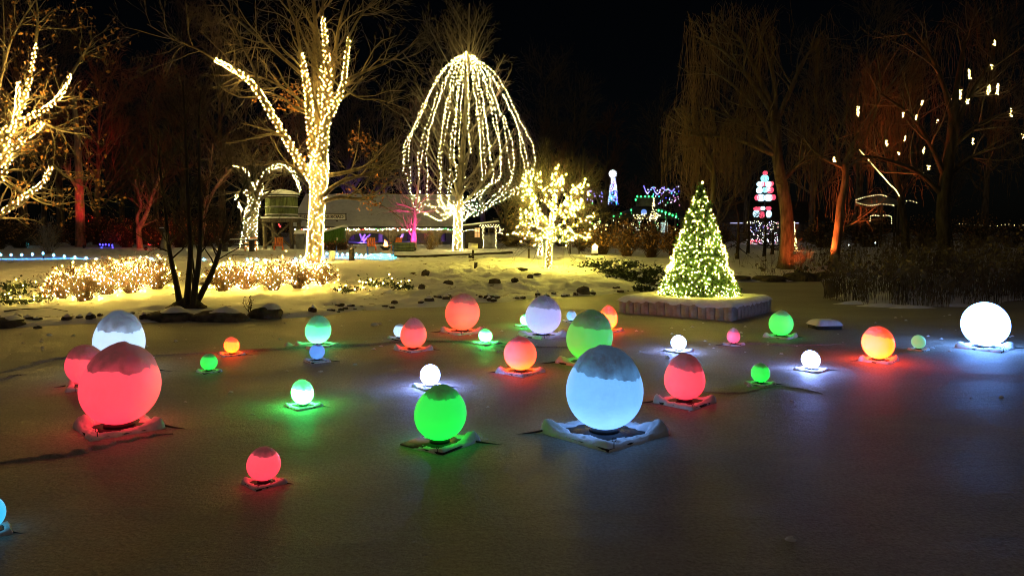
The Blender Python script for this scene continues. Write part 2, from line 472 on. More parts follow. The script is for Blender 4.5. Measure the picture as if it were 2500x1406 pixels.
def axis(core0, core1, step, far0, far1):
    a = list(np.arange(core0, core1 + 1e-6, step))
    s = step; v = core0
    while v > far0: s = min(s * 1.25, 25); v -= s; a.insert(0, v)
    s = step; v = core1
    while v < far1: s = min(s * 1.25, 25); v += s; a.append(v)
    return np.array(a)
gx = axis(-19, 20, 0.13, -255, 255)
gy = axis(17.5, 42, 0.13, -30, 300)
gy = gy[gy > 0]
XX, YY = np.meshgrid(gx, gy)
solo('snowy_ground', NB().grid(XX, YY, H(XX, YY)), M['snow'], 'snow covered bank and park ground beyond the pond', kind='structure', smooth=True)
ix = axis(-14, 14, 0.25, -80, 80); iy = axis(2, 30, 0.25, -40, 60)
IX, IY = np.meshgrid(ix, iy)
solo('frozen_pond', NB().grid(IX, IY, 0.012 * fbm(IX * 0.5, IY * 0.5, 3)), M['ice'], 'dark frost dusted ice of the frozen pond', kind='structure', smooth=True)

# pressure ridges: low cracked lips of refrozen ice
def ridge(pts, w, h, label):
    base = catmull([V(px, py, CAM_H / math.tan(math.atan((py - 560) / F_PX) + 0.0) if False else D) for px, py, D in
                    [(a, b, F_PX * CAM_H / (b - 560.0)) for a, b in pts]], 60)
    base[:, 2] = 0
    k = len(base); t = np.linspace(0, 1, k)
    ww = w * (0.5 + 0.5 * np.abs(vnoise(t * 14, t * 3))) * np.sin(np.pi * np.clip(t, 0.02, 0.98)) ** 0.4
    hh = h * (0.5 + 0.6 * np.abs(vnoise(t * 20, t * 9 + 4))) * np.sin(np.pi * np.clip(t, 0.02, 0.98)) ** 0.4
    T = np.gradient(base, axis=0); T /= np.linalg.norm(T, axis=1, keepdims=True)
    Nn = np.stack([-T[:, 1], T[:, 0], 0 * T[:, 0]], 1)
    base = base + Nn * (0.05 * vnoise(t * 25, t * 0 + 2))[:, None]
    rows = []
    for u, z in ((-1, -0.012), (-0.35, 0.55), (0.0, 1.0), (0.15, 0.7), (0.4, -0.02), (1.2, -0.02)):
        p = base + Nn * (ww * u)[:, None]; p[:, 2] = hh * max(z, 0) + (0.004 if z > 0 else -0.02)
        rows.append(p)
    rows = np.array(rows)
    solo('ice_ridge', NB().grid(rows[..., 0], rows[..., 1], rows[..., 2]), M['ice'], label, 'ice ridge', smooth=True)
ridge([(-120, 1152), (60, 1135), (160, 1122), (260, 1098), (330, 1082), (420, 1066)], 0.14, 0.05, 'long dark crack ridge in the ice in front of the largest red egg')
ridge([(-60, 925), (40, 906), (90, 890), (150, 878), (230, 876)], 0.16, 0.06, 'wavy crack ridge in the ice behind the half hidden red egg')
ridge([(-60, 950), (10, 930), (35, 922), (60, 918)], 0.12, 0.04, 'short crack in the ice at the frame edge beside the half hidden red egg')
ridge([(360, 872), (470, 866), (560, 864), (640, 858), (740, 850), (860, 846), (980, 838), (1100, 836), (1250, 848), (1390, 850)], 0.22, 0.06, 'long low ice ridge running behind the small blue egg')
ridge([(1780, 838), (1860, 842), (1960, 846), (2060, 842)], 0.18, 0.05, 'low ice ridge behind the two white eggs toward the yellow egg')
ridge([(1690, 958), (1800, 965), (1900, 948), (2010, 965)], 0.08, 0.02, 'faint ice ridge beside the small green egg in the open ice')

# ------------------------------------------------------------------ glowing eggs
def egg_profile(nt=26, k=0.14):
    th = np.linspace(0.0, np.pi, nt)
    r = np.sin(th) * (1 + k * np.cos(th)); r /= r.max()
    return r, (1 - np.cos(th)) / 2
def egg_mat(name, top, bottom, gain_b=1.0, grain=0.10):
    m, nt, b = newmat(name)
    N, L = nt.nodes, nt.links
    tc = N.new('ShaderNodeTexCoord'); sp = N.new('ShaderNodeSeparateXYZ'); L.new(tc.outputs['Generated'], sp.inputs[0])
    cr = N.new('ShaderNodeValToRGB')
    e = cr.color_ramp.elements
    e[0].position = 0.0; e[1].position = 0.95
    mx_ = max(max(top), max(bottom)) or 1
    e[0].color = (*[c / mx_ for c in bottom], 1); e[1].color = (*[c / mx_ for c in top], 1)
    mid = e.new(0.38); mid.color = (*[(0.75 * a + 0.25 * c) / mx_ for a, c in zip(top, bottom)], 1)
    L.new(sp.outputs[2], cr.inputs[0])
    nz = N.new('ShaderNodeTexNoise'); nz.inputs['Scale'].default_value = 55; nz.inputs['Detail'].default_value = 4
    L.new(tc.outputs['Generated'], nz.inputs['Vector'])
    n3 = N.new('ShaderNodeTexNoise'); n3.inputs['Scale'].default_value = 3; n3.inputs['Detail'].default_value = 6
    L.new(tc.outputs['Generated'], n3.inputs['Vector'])
    ad = N.new('ShaderNodeMath'); ad.operation = 'MULTIPLY_ADD'; ad.inputs[1].default_value = 0.6
    L.new(n3.outputs[0], ad.inputs[0]); L.new(nz.outputs[0], ad.inputs[2])
    mr = N.new('ShaderNodeMapRange'); mr.inputs[1].default_value = 0.45; mr.inputs[2].default_value = 1.15
    mr.inputs[3].default_value = mx_ * (1 - grain * 2); mr.inputs[4].default_value = mx_ * (1 + grain * 2)
    L.new(ad.outputs[0], mr.inputs[0])
    L.new(cr.outputs[0], b.inputs['Emission Color']); L.new(mr.outputs[0], b.inputs['Emission Strength'])
    b.inputs['Base Color'].default_value = (0.55, 0.55, 0.55, 1); b.inputs['Roughness'].default_value = 0.55; setspec(b, 0.25)
    return m
EGG = {
    'red': egg_mat('egg_red', (0.86, 0.066, 0.105), (2.2, 0.045, 0.09)),
    'coral': egg_mat('egg_coral', (1.1, 0.060, 0.055), (4.0, 0.12, 0.03)),
    'redorange': egg_mat('egg_red_orange', (1.4, 0.060, 0.05), (11.0, 0.62, 0.02)),
    'yellow': egg_mat('egg_yellow', (11.0, 0.52, 0.02), (20.0, 0.90, 0.02)),
    'whitegreen': egg_mat('egg_white_green', (1.1, 20.0, 3.2), (1.6, 32.0, 4.5)),
    'cyangreen': egg_mat('egg_cyan_green', (0.015, 1.0, 0.42), (0.7, 7.0, 1.5)),
    'green': egg_mat('egg_green', (0.006, 0.68, 0.06), (0.008, 1.6, 0.07)),
    'sage': egg_mat('egg_sage', (0.035, 0.42, 0.07), (0.02, 0.9, 0.03)),
    'palegreen': egg_mat('egg_pale_green', (0.10, 0.42, 0.16), (0.11, 0.45, 0.15)),
    'blue': egg_mat('egg_blue', (0.13, 0.42, 0.82), (0.32, 0.80, 2.2)),
    'deepblue': egg_mat('egg_deep_blue', (0.06, 0.24, 0.78), (0.09, 0.30, 0.85)),
    'cyan': egg_mat('egg_cyan', (0.03, 0.50, 0.95), (0.05, 0.60, 1.0)),
    'lavender': egg_mat('egg_lavender', (0.32, 0.33, 0.66), (0.6, 0.6, 1.6)),
    'paleblue': egg_mat('egg_pale_blue', (0.52, 0.78, 1.15), (0.70, 0.95, 1.3)),
    'white': egg_mat('egg_white', (13.0, 19.0, 55.0), (18.0, 26.0, 75.0)),
    'bigwhite': egg_mat('egg_big_white', (2.4, 6.4, 18.0), (3.4, 8.0, 24.0)),
    'pink': egg_mat('egg_pink', (0.92, 0.05, 0.13), (1.0, 0.045, 0.15)),
}
EGGS = [  # cx, top, bottom, width, glow, cap share, pad/egg width, pad spin, label
    (290, 757, 897, 130, 'paleblue', .27, 1.5, .7, 'large pale blue glowing egg standing behind the biggest red egg'),
    (212, 840, 937, 104, 'red', .26, 1.35, .5, 'red glowing egg half hidden by the biggest red egg'),
    (287, 838, 1034, 201, 'red', .24, 1.26, .75, 'biggest red glowing egg with a broad grey snow cap'),
    (566, 822, 861, 38, 'yellow', .24, 2.1, .6, 'small yellow glowing egg with red tip and red light on the ice'),
    (510, 862, 902, 43, 'green', .16, 1.6, .8, 'small green glowing egg in front of the small yellow one'),
    (775, 769, 838, 64, 'cyangreen', .30, 1.8, .7, 'mint green glowing egg standing right behind a small blue egg'),
    (774, 838, 876, 38, 'deepblue', .10, 1.9, .6, 'small blue glowing egg in front of the mint green egg'),
    (740, 926, 986, 55, 'whitegreen', .30, 1.8, .8, 'bright white egg with green tip spilling green light toward the viewer'),
    (1050, 890, 939, 48, 'white', .0, 1.9, .6, 'dazzling white egg just behind the large plain green egg'),
    (1073, 940, 1073, 125, 'green', .15, 1.5, .95, 'large vivid green egg on a bare cornered black board'),
    (1476, 843, 1046, 185, 'blue', .28, 1.65, .72, 'largest light blue glowing egg on a snowy platform'),
    (1271, 821, 902, 79, 'redorange', .12, 1.5, .85, 'red glowing egg with yellow orange underside'),
    (1128, 715, 805, 84, 'coral', .20, 1.3, .7, 'big coral red egg standing closest to the snowy bank'),
    (1009, 775, 848, 64, 'coral', .26, 1.5, .75, 'pointed coral red egg with a small white egg peeking out behind'),
    (976, 790, 822, 31, 'paleblue', .14, 2.0, .6, 'small pale egg peeking out behind the pointed coral red egg'),
    (1186, 802, 834, 33, 'whitegreen', .20, 2.3, .8, 'small white green egg on the ice below the coral egg by the bank'),
    (1283, 767, 793, 26, 'whitegreen', .15, 2.2, .7, 'small white green egg mostly hidden by the lavender egg'),
    (1325, 720, 814, 88, 'lavender', .26, 1.4, .7, 'large lavender egg with a grey snow cap'),
    (1395, 757, 782, 24, 'blue', .12, 1.9, .6, 'smallest blue egg between the lavender egg and the sage green egg'),
    (1436, 754, 878, 113, 'sage', .28, 1.4, .8, 'large sage green egg behind the largest blue egg'),
    (1484, 743, 803, 45, 'yellow', .30, 1.7, .7, 'yellow egg with red cap tucked behind the sage green egg'),
    (1657, 818, 853, 37, 'white', .0, 2.0, .7, 'dazzling white egg behind the red egg that stands next to the largest blue one'),
    (1672, 861, 974, 100, 'red', .27, 1.55, .8, 'red egg with mottled snow cap next to the largest blue egg'),
    (1791, 800, 837, 33, 'pink', .22, 1.7, .7, 'small pink egg in front of the christmas tree float'),
    (1907, 757, 818, 61, 'green', .14, 1.5, .8, 'green egg beside the end of the christmas tree float'),
    (1981, 855, 898, 46, 'white', .0, 2.0, .7, 'dazzling white egg between the yellow egg and a small green egg'),
    (1857, 886, 932, 47, 'green', .16, 1.7, .7, 'small green egg alone on open ice in front of the dazzling white egg'),
    (2146, 794, 875, 82, 'yellow', .26, 1.35, .8, 'large orange yellow egg with red cap flooding the ice red'),
    (2243, 817, 850, 37, 'palegreen', .0, 1.6, .7, 'small pale green egg between the orange yellow egg and the huge white egg'),
    (2408, 736, 843, 123, 'bigwhite', .0, 1.35, .7, 'huge round white egg bathing the ice in blue light'),
    (643, 1091, 1172, 82, 'red', .16, 1.35, .8, 'small red egg standing alone nearest the viewer'),
    (-26, 1214, 1292, 78, 'cyan', .12, 1.75, .7, 'cyan egg cut off by the frame edge'),
]
def per_noise(g, th, n=(2, 9), amp=1.0):
    s = 0
    for k in range(*n): s = s + g.normal() / k * np.cos(k * th + g.uniform(0, 6.28))
    return amp * s
for ei, (cx, yt, yb, w, kind, cap, padf, spin, label) in enumerate(EGGS):
    g = np.random.default_rng(100 + ei)
    D = 2.5 * F_PX / (yb - 560.0)
    for _ in range(12):
        a = w / 2 / F_PX * math.hypot(D, CAM_H) * math.cos(math.atan((cx - CX) / F_PX))
        z0 = 0.06 * a + 0.03
        bb = math.atan((yb - CY) / F_PX) + PITCH
        dist = math.hypot(D, CAM_H - a)
        bc = bb - math.asin(min(0.9, a / dist)) * 0.97
        cz = z0 + a
        D = (CAM_H - cz) / math.tan(bc)
    hp = (yb - yt) * (1 - 0.22 * min(cap, .25)) * math.hypot(D, CAM_H - a) / F_PX
    b_ = math.sqrt(max((hp / 2) ** 2 - (a * math.sin(bc)) ** 2, (0.8 * a) ** 2)) / math.cos(bc)
    b_ = min(b_, 1.25 * a)
    Hh = 2 * b_
    x0 = (cx - CX) / F_PX * (D * _cp + (CAM_H - cz) * _sp)
    loc = np.array([x0, D, 0.0])
    root = thing('glowing_egg', label, 'glowing egg', loc, 'glowing eggs on the frozen pond')
    kk = 0.02 + 0.03 * g.random() + (0.09 if yb - yt > 1.12 * w else 0)
    lean = np.array([g.normal() * 0.03, g.normal() * 0.03])
    pr, pz = egg_profile(26, kk)
    nphi = 44 if w > 60 else 28
    # shell
    an = np.linspace(0, 2 * np.pi, nphi, endpoint=False)
    nb = NB().lathe(np.stack([pr * a, pz * Hh + z0], 1), loc, nphi)
    vv = nb.v[0]; vv[:, :2] += (vv[:, 2:3] - z0) * lean
    part('shell', nb, EGG[kind], root, True)
    # snow cap with a ragged windblown edge
    if cap > 0:
        nr = 20; ph = np.linspace(0, 2 * np.pi, 72, endpoint=False)
        edge = 1 - cap * (0.95 + 0.20 * np.cos(ph + 0.55)) + per_noise(g, ph, (2, 7), 0.026) + per_noise(g, ph, (9, 48), 0.042)
        edge = np.clip(edge, 0.5, 0.96)
        zi = np.linspace(0, 1, nr)[:, None]
        z = edge[None] + (1 - edge[None]) * np.sin(zi * np.pi / 2)
        fr_, fz_ = egg_profile(240, kk)
        rr = np.interp(z, fz_, fr_)
        th = 0.085 * min(1.0, cap / .2) * np.clip(np.sin(np.clip(zi * 3.2, 0, np.pi / 2)), 0, 1) * (1 + 0.32 * vnoise(rr * np.cos(ph)[None] * 3.2 + 9 * ei, rr * np.sin(ph)[None] * 3.2) + 0.30 * vnoise(rr * np.cos(ph)[None] * 8 + 5 * ei, rr * np.sin(ph)[None] * 8 + 2)) + 0.006
        r_ = rr * a * (1 + th * 0.7) * (zi < 1)
        zz = z0 + z * Hh + th * Hh * 0.65 * zi
        X = r_ * np.cos(ph)[None]; Y = r_ * np.sin(ph)[None]
        P = np.stack([X, Y, zz + 0 * X], -1)
        P[..., :2] += (P[..., 2:3] - z0) * lean
        P += loc
        idx = np.arange(nr * 72).reshape(nr, 72)
        A = idx[:-1]; B = np.roll(A, -1, 1); C_ = idx[1:]; D_ = np.roll(C_, -1, 1)
        co = part('snow_cap', NB().add(P.reshape(-1, 3), np.stack([A, B, D_, C_], -1).reshape(-1, 4)), M['cap_snow'], root, True)
        thin = (np.clip(1 - zi / 0.45, 0, 1) ** 1.2 * (0.6 + 0.5 * vnoise(ph[None] * 5 + ei, zi * 6)) + 0 * ph[None]).astype(np.float32)
        co.data.attributes.new('thin', 'FLOAT', 'POINT').data.foreach_set('value', np.clip(thin, 0, 1).ravel())
    # floating platform: dark board turned about 45 degrees
    hd = padf * a                                     # half diagonal
    side = hd * math.sqrt(2)
    rot = math.pi / 4 * 0 + spin
    hb = 0.03 * a + 0.02
    part('platform', NB().box(loc + [0, 0, hb / 2 - 0.006], (side, side, hb), rot), M['board'], root)
    # seat ring the egg stands on
    part('seat_ring', NB().lathe([(0.30 * a, hb - .004), (0.40 * a, hb - .004), (0.38 * a, z0 + 0.045 * a), (0.32 * a, z0 + 0.03 * a)], loc, 20), M['metal_dark'], root)
    # rim of snow lying round the board, heaped at two corners
    nt_, nr = 120, 14
    th = np.linspace(0, 2 * np.pi, nt_, endpoint=False)
    u = th - rot
    rho = (side / 2) / np.maximum(np.abs(np.cos(u)), np.abs(np.sin(u)))
    rho = np.minimum(rho, side / 2 * 1.40)
    corner = np.clip((rho / (side / 2) - 1) / 0.40, 0, 1)
    outer = rho * (1.05 + per_noise(g, th, (2, 8), 0.035) + per_noise(g, th, (9, 22), 0.06))
    inner = np.minimum(rho * (0.66 + per_noise(g, th, (2, 7), 0.10) + per_noise(g, th, (8, 20), 0.10)), outer * .9)
    hi = (0.045 + 0.28 * corner ** 1.5 * (0.12 + 0.88 * np.abs(np.cos(th)))) * (0.9 + per_noise(g, th, (2, 7), 0.22))
    hi = np.clip(hi, 0.03, 0.5) * a * (1.0 if w > 60 else 0.8)
    if ei == 9:   # the bare cornered board: snow blown off one corner
        bare = np.exp(-((np.angle(np.exp(1j * (th - np.pi * 1.03)))) / 0.75) ** 2)
        hi = hi * (1 - bare) - bare * 0.05
    s = np.linspace(0, 1, nr)[:, None]
    rad = inner[None] + (outer - inner)[None] * s
    prof = np.clip(np.sin(np.pi * np.clip(s * 0.92 + 0.04, 0, 1)), 0, 1) ** 0.8
    base_z = np.where(s < 0.72, hb, hb * (1 - (s - 0.72) / 0.28))
    Z = base_z + hi[None] * prof + (0.035 * a * vnoise(th[None] * 6 + ei, s * 5) + 0.030 * a * vnoise(th[None] * 19 + ei, s * 9 + 3)) * prof
    Z[-1] = -0.02; Z[0] = np.minimum(Z[0], hb - 0.01)
    P = np.stack([rad * np.cos(th), rad * np.sin(th), Z], -1) + loc
    idx = np.arange(nr * nt_).reshape(nr, nt_)
    A = idx[:-1]; B = np.roll(A, -1, 1); C_ = idx[1:]; D_ = np.roll(C_, -1, 1)
    part('snow_rim', NB().add(P.reshape(-1, 3), np.stack([A, B, D_, C_], -1).reshape(-1, 4)), M['snow_clean'], root, True)
    # mooring cable frozen into the ice, and an eye bolt on the front corner
    if w > 30:
        sd_ = -1 if g.random() < 0.6 else 1
        p0 = loc + [sd_ * hd * 0.92, 0.06 * a, 0.07 * a]
        L_ = hd * g.uniform(0.45, 0.8)
        cab = catmull([p0, p0 + [sd_ * L_ * .3, -.05 * L_, -.04 * a], p0 + [sd_ * L_ * .65, -.14 * L_, -.065 * a], p0 + [sd_ * L_, -.22 * L_, -.09 * a]], 10)
        part('mooring_cable', NB().tubes(cab, taper(10, 0.018 * a + .006, 0.010 * a + .004), 5), M['metal_dark'], root, True)
    if w > 75:
        fr = loc + [0.05 * a, -hd * 0.90, 0.10 * a]
        ang = np.linspace(-1.2, 4.3, 12)
        loop = np.stack([0.05 * a * np.cos(ang), 0 * ang, 0.16 * a + 0.05 * a * np.sin(ang)], 1) + fr
        e_ = NB().tubes(loop, np.full(12, 0.010 * a), 5).tubes(np.array([fr + [0, 0, -0.05], fr + [0, 0, 0.12 * a]]), np.full(2, 0.011 * a), 5)
        part('eye_bolt', e_, M['metal_dark'], root, True)

# snow covered empty platform without an egg, and crumbs of snow on the ice
def mound(nb, c, rx, ry, h, g, n=20):
    th = np.linspace(0, 2 * np.pi, n, endpoint=False)
    o = 1 + per_noise(g, th, (2, 6), 0.16)
    s = np.linspace(0, 1, 6)[:, None]
    X = rx * o * s * np.cos(th); Y = ry * o * s * np.sin(th)
    Z = h * np.cos(s * np.pi / 2) ** 1.3 * (1 + 0.3 * vnoise(X * 4 / rx + c[0], Y * 4 / ry)) - 0.01
    P = np.stack([X, Y, Z + 0 * X], -1) + c
    idx = np.arange(6 * n).reshape(6, n)
    A = idx[:-1]; B = np.roll(A, -1, 1); C_ = idx[1:]; D_ = np.roll(C_, -1, 1)
    return nb.add(P.reshape(-1, 3), np.stack([A, C_, D_, B], -1).reshape(-1, 4))
g = np.random.default_rng(5)
c = V(2013, 803, F_PX * CAM_H / (803 - 560.)); c[2] = 0
root = thing('empty_platform', 'snow heaped empty platform on the ice beyond the green egg', 'platform', c)
part('board', NB().box(c + [0, 0, .05], (0.62, 0.5, 0.09), 0.1), M['board'], root)
nb = NB()
s = np.linspace(0, 1, 7)[:, None]; th = np.linspace(0, 2 * np.pi, 36, endpoint=False)
rho = 0.36 / np.maximum(np.abs(np.cos(th - .1)), np.abs(np.sin(th - .1)) * 1.25) * (1 + per_noise(g, th, (2, 7), .03))
P = np.stack([rho * s * np.cos(th), rho * s * np.sin(th), .10 + .14 * (1 - s ** 5) + 0 * th], -1) + c
idx = np.arange(7 * 36).reshape(7, 36); A = idx[:-1]; B = np.roll(A, -1, 1); C_ = idx[1:]; D_ = np.roll(C_, -1, 1)
part('snow_heap', NB().add(P.reshape(-1, 3), np.stack([A, C_, D_, B], -1).reshape(-1, 4)), M['snow_clean'], root, True)
crumbs = NB()
for k in range(170):
    py = g.choice([g.uniform(770, 860), g.uniform(860, 1010)], p=[.85, .15]); px = g.uniform(0, 2480)
    D = F_PX * CAM_H / (py - 560.)
    q = V(px, py, D); q[2] = 0
    if shore_sd(np.array([q[0]]), np.array([q[1]]))[0] > -0.4: continue
    r = g.uniform(0.02, 0.07)
    mound(crumbs, q, r, r * .8, r * .6, g, 8)
for (px, py, r) in [(617, 1018, .05), (915, 795, .14), (1375, 812, .1), (1930, 1340, .06), (925, 792, .10), (1630, 876, .07), (1830, 948, .08), (2240, 752, .1), (120, 820, .09), (330, 880, .06), (1180, 800, .06), (1560, 860, .05), (1480, 834, .05), (1690, 800, .07), (1640, 803, .06), (705, 845, .12), (440, 878, .05)]:
    D = F_PX * CAM_H / (py - 560.); q = V(px, py, D); q[2] = 0
    mound(crumbs, q, r, r * .8, r * .7, g, 10)
solo('snow_crumbs', crumbs, M['snow_clean'], 'scattered crumbs of snow lying on the pond ice', kind='stuff', smooth=True)
# ------------------------------------------------------------------ christmas tree on its float
g = np.random.default_rng(11)
cr0 = V(1787, 786, F_PX * CAM_H / (786 - 560.)); cl0 = V(1508, 763, F_PX * CAM_H / (763 - 560.))
cr0[2] = cl0[2] = 0
ex = (cr0 - cl0); flen = np.linalg.norm(ex); ex /= flen
ey = np.array([-ex[1], ex[0], 0])                 # into the picture
NX, NY = 7, 6
mod = flen / NX
DOCK_H = 0.40
droot = thing('floating_dock', 'grey modular float topped with snow carrying the lit christmas tree', 'float', (cl0 + cr0) / 2)
def module_mesh():
    nb = NB(); hw = mod / 2
    # two rounded upright panels on each face, bolted flange on top
    def loft(w, d, zs, cx):
        rings = []
        for z, k in zs:
            pts = []
            c = 0.10
            for sx, sy in ((1, 1), (-1, 1), (-1, -1), (1, -1)):
                a_ = [(w * k, d * k * (1 - c)), (w * k * (1 - c), d * k)]
                if sx * sy < 0: a_ = a_[::-1]
                for (x_, y_) in a_: pts.append((cx + sx * x_, sy * y_, z))
            rings.append(pts)
        rings = np.array(rings); n = 8
        idx = np.arange(len(rings) * n).reshape(-1, n)
        A = idx[:-1]; B = np.roll(A, -1, 1); C_ = idx[1:]; D_ = np.roll(C_, -1, 1)
        nb.add(rings.reshape(-1, 3), np.stack([A, B, D_, C_], -1).reshape(-1, 4))
    zs = [(-.12, .93), (0.02, .97), (.34, .97), (.385, .92), (.40, .6), (.40, .02)]
    loft(hw * 0.46, hw * 0.97, zs, -hw * .49); loft(hw * 0.46, hw * 0.97, zs, hw * .49)
    nb.box((0, 0, .19), (hw * 1.7, hw * 1.7, .3))
    nb.box((-hw * .49, -hw * .955, .22), (.03, .02, .03)); nb.box((hw * .49, -hw * .955, .22), (.03, .02, .03))
    return nb
M['float_plastic'] = pmat('float_plastic', (0.34, 0.27, 0.20), (0.50, 0.42, 0.33), 6, 0.6, 0.3, 25)
mm = module_mesh().mesh('float_module', M['float_plastic'], (0, 0, 0), False)
ang = math.atan2(ex[1], ex[0])
for i in range(NX):
    for j in range(NY):
        if 0 < i < NX - 1 and 0 < j < NY - 1: continue
        p = cl0 + ex * (i + .5) * mod + ey * (j + .5) * mod
        o = link('float_module', mm, droot, loc=p - np.array(droot.location))
        o.rotation_euler = (g.normal() * .01, g.normal() * .01, ang + (math.pi / 2 if i in (0, NX - 1) and 0 < j else 0))
n = 60
U, W_ = np.meshgrid(np.linspace(-0.01, 1.01, n), np.linspace(-0.01, 1.01, n))
edge = np.minimum(np.minimum(U + .01, 1.01 - U) * NX, np.minimum(W_ + .01, 1.01 - W_) * NY) * mod
wav = 0.05 * vnoise(U * 26, W_ * 22) * np.clip(1 - edge * 4, 0, 1)
P = cl0 + ex * (U * NX * mod)[..., None] + ey * (W_ * NY * mod)[..., None]
Z = 0.36 + 0.17 * np.clip(edge / 0.22, 0, 1) ** 0.6 + wav + 0.03 * fbm(U * 8, W_ * 8, 3)
part('snow_cover', NB().grid(P[..., 0], P[..., 1], Z), M['snow_clean'], droot, True)

tc = (cl0 + cr0) / 2 + ey * NY * mod * 0.47
tc = V(1705, 735, tc[1]); tc[2] = 0.48
troot = thing('christmas_tree', 'lit green conical christmas tree standing on the floating dock', 'christmas tree', tc)
TD = tc[1]; TH = (737 - 466) / PX(TD) + 0.02; TR = 91 / PX(TD)
part('trunk', NB().tubes(np.array([tc, tc + [0, 0, TH * .5], tc + [0, 0, TH * .96]]), np.array([.07, .05, .015]), 8), M['bark'], troot, True)
def cone_r(z): return TR * np.clip(1 - z / TH, 0, 1) ** 0.92 + 0.03
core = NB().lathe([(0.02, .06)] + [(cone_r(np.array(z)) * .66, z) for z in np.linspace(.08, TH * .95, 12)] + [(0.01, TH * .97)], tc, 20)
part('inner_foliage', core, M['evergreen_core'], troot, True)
fol = NB(); pts = []
nsp = 2000
zz = TH * (1 - np.sqrt(g.uniform(0, 1, nsp))) ; ph = g.uniform(0, 2 * np.pi, nsp)
cl = 0.87 + 0.22 * vnoise(ph * 3, zz * 5) + 0.05 * g.normal(size=nsp)
rr = cone_r(zz) * np.clip(cl, .62, 1.12)
sp = np.stack([rr * np.cos(ph), rr * np.sin(ph), zz], 1) + tc
out_d = np.stack([np.cos(ph), np.sin(ph), np.full(nsp, -.35)], 1)
st = sp - out_d * (0.20 + .1 * g.random(nsp))[:, None]
for k in range(10):
    t = g.uniform(0, 1.15, nsp)[:, None]
    pts.append(st + (sp - st) * t + g.normal(size=(nsp, 3)) * .045)
fol.leaves(np.vstack(pts), 0.085, g)
part('foliage', fol, M['evergreen'], troot, kind='stuff')
lroot = thing('string_lights', 'warm gold light string wound round the christmas tree on the float', 'string lights', tc)
nb_ = 1000
z_ = TH * (1 - np.sqrt(g.uniform(0.003, 1, nb_))); p_ = g.uniform(0, 2 * np.pi, nb_)
r_ = cone_r(z_) * g.uniform(.92, 1.10, nb_)
part('bulb', NB().octas(np.stack([r_ * np.cos(p_), r_ * np.sin(p_), z_], 1) + tc, g.uniform(.009, .0135, nb_)), M['bulb_tree'], lroot, kind='stuff')
part('top_bulb', NB().octas([tc + [0.05, 0, TH + .05]], .03), M['bulb_tree'], lroot)
t = np.linspace(0, 1, 500); zsp = TH * .97 * t; phs = t * 2 * np.pi * 15
part('cord', NB().tubes(np.stack([cone_r(zsp) * .97 * np.cos(phs), cone_r(zsp) * .97 * np.sin(phs), zsp], 1) + tc, np.full(500, .006), 3), M['wire'], lroot)

# ------------------------------------------------------------------ branch growing
def grow(P, Rr, nc, ang, L0, L1, g, tmin=0.3, up=0.0, wob=0.12, K=5, rs=0.55, r_end=0.25, tmax=1.0, flat=0.0, rmin=0.004):
    N, KP, _ = P.shape
    M_ = N * nc
    pi_ = np.repeat(np.arange(N), nc)
    t = g.uniform(tmin, tmax, M_) * (KP - 1)
    i = np.minimum(t.astype(int), KP - 2); f = (t - i)[:, None]
    base = P[pi_, i] * (1 - f) + P[pi_, i + 1] * f
    rad = (Rr[pi_, i] * (1 - f[:, 0]) + Rr[pi_, i + 1] * f[:, 0])
    tg = P[pi_, i + 1] - P[pi_, i]; tg /= np.linalg.norm(tg, axis=1, keepdims=True) + 1e-9
    q = g.normal(size=(M_, 3)); q -= (q * tg).sum(1, keepdims=True) * tg; q /= np.linalg.norm(q, axis=1, keepdims=True) + 1e-9
    a = g.normal(ang, ang * .28, M_)[:, None]
    d = np.cos(a) * tg + np.sin(a) * q
    d[:, 2] *= (1 - flat)
    L = g.uniform(L0, L1, M_) * (1.15 - 0.5 * t / (KP - 1))
    out = np.empty((M_, K, 3)); out[:, 0] = base; cur = base.copy()
    for k in range(1, K):
        d = d + g.normal(size=(M_, 3)) * wob + np.array([0, 0, up])
        d /= np.linalg.norm(d, axis=1, keepdims=True) + 1e-9
        cur = cur + d * (L / (K - 1))[:, None]
        out[:, k] = cur
    r0 = np.maximum(rad * rs, rmin)
    return out, np.maximum(r0[:, None] * (1 - (1 - r_end) * np.linspace(0, 1, K))[None], rmin * .6)
def stack_limbs(limbs, K=14):
    Ps, Rs = [], []
    for pts, r0, r1 in limbs:
        Ps.append(catmull(pts, K)); Rs.append(taper(K, r0, r1))
    return np.array(Ps), np.array(Rs)
def wrap(P, Rr, spacing, g, off=0.03, t0=0.0, t1=1.0):
    """bulb positions spiralling round a limb"""
    seg = np.linalg.norm(np.diff(P, axis=0), axis=1); L = seg.sum()
    area = 2 * np.pi * (Rr.mean() + off) * L * (t1 - t0)
    n = max(4, int(area / spacing ** 2))
    t = np.clip((np.arange(n) + g.uniform(-.4, .4, n)) / n, 0, 1) * (t1 - t0) + t0
    x = np.clip(t, 0, .9999) * (len(P) - 1); i = x.astype(int); f = (x - i)[:, None]
    c = P[i] * (1 - f) + P[i + 1] * f
    r = Rr[i] * (1 - f[:, 0]) + Rr[i + 1] * f[:, 0] + off
    tg = P[i + 1] - P[i]; tg /= np.linalg.norm(tg, axis=1, keepdims=True)
    u = np.cross(tg, [0.3, 1.0, 0.1]); u /= np.linalg.norm(u, axis=1, keepdims=True)
    w = np.cross(tg, u)
    a = np.arange(n) * 2.39996 + g.uniform(-.5, .5, n)
    return c + r[:, None] * (np.cos(a)[:, None] * u + np.sin(a)[:, None] * w)
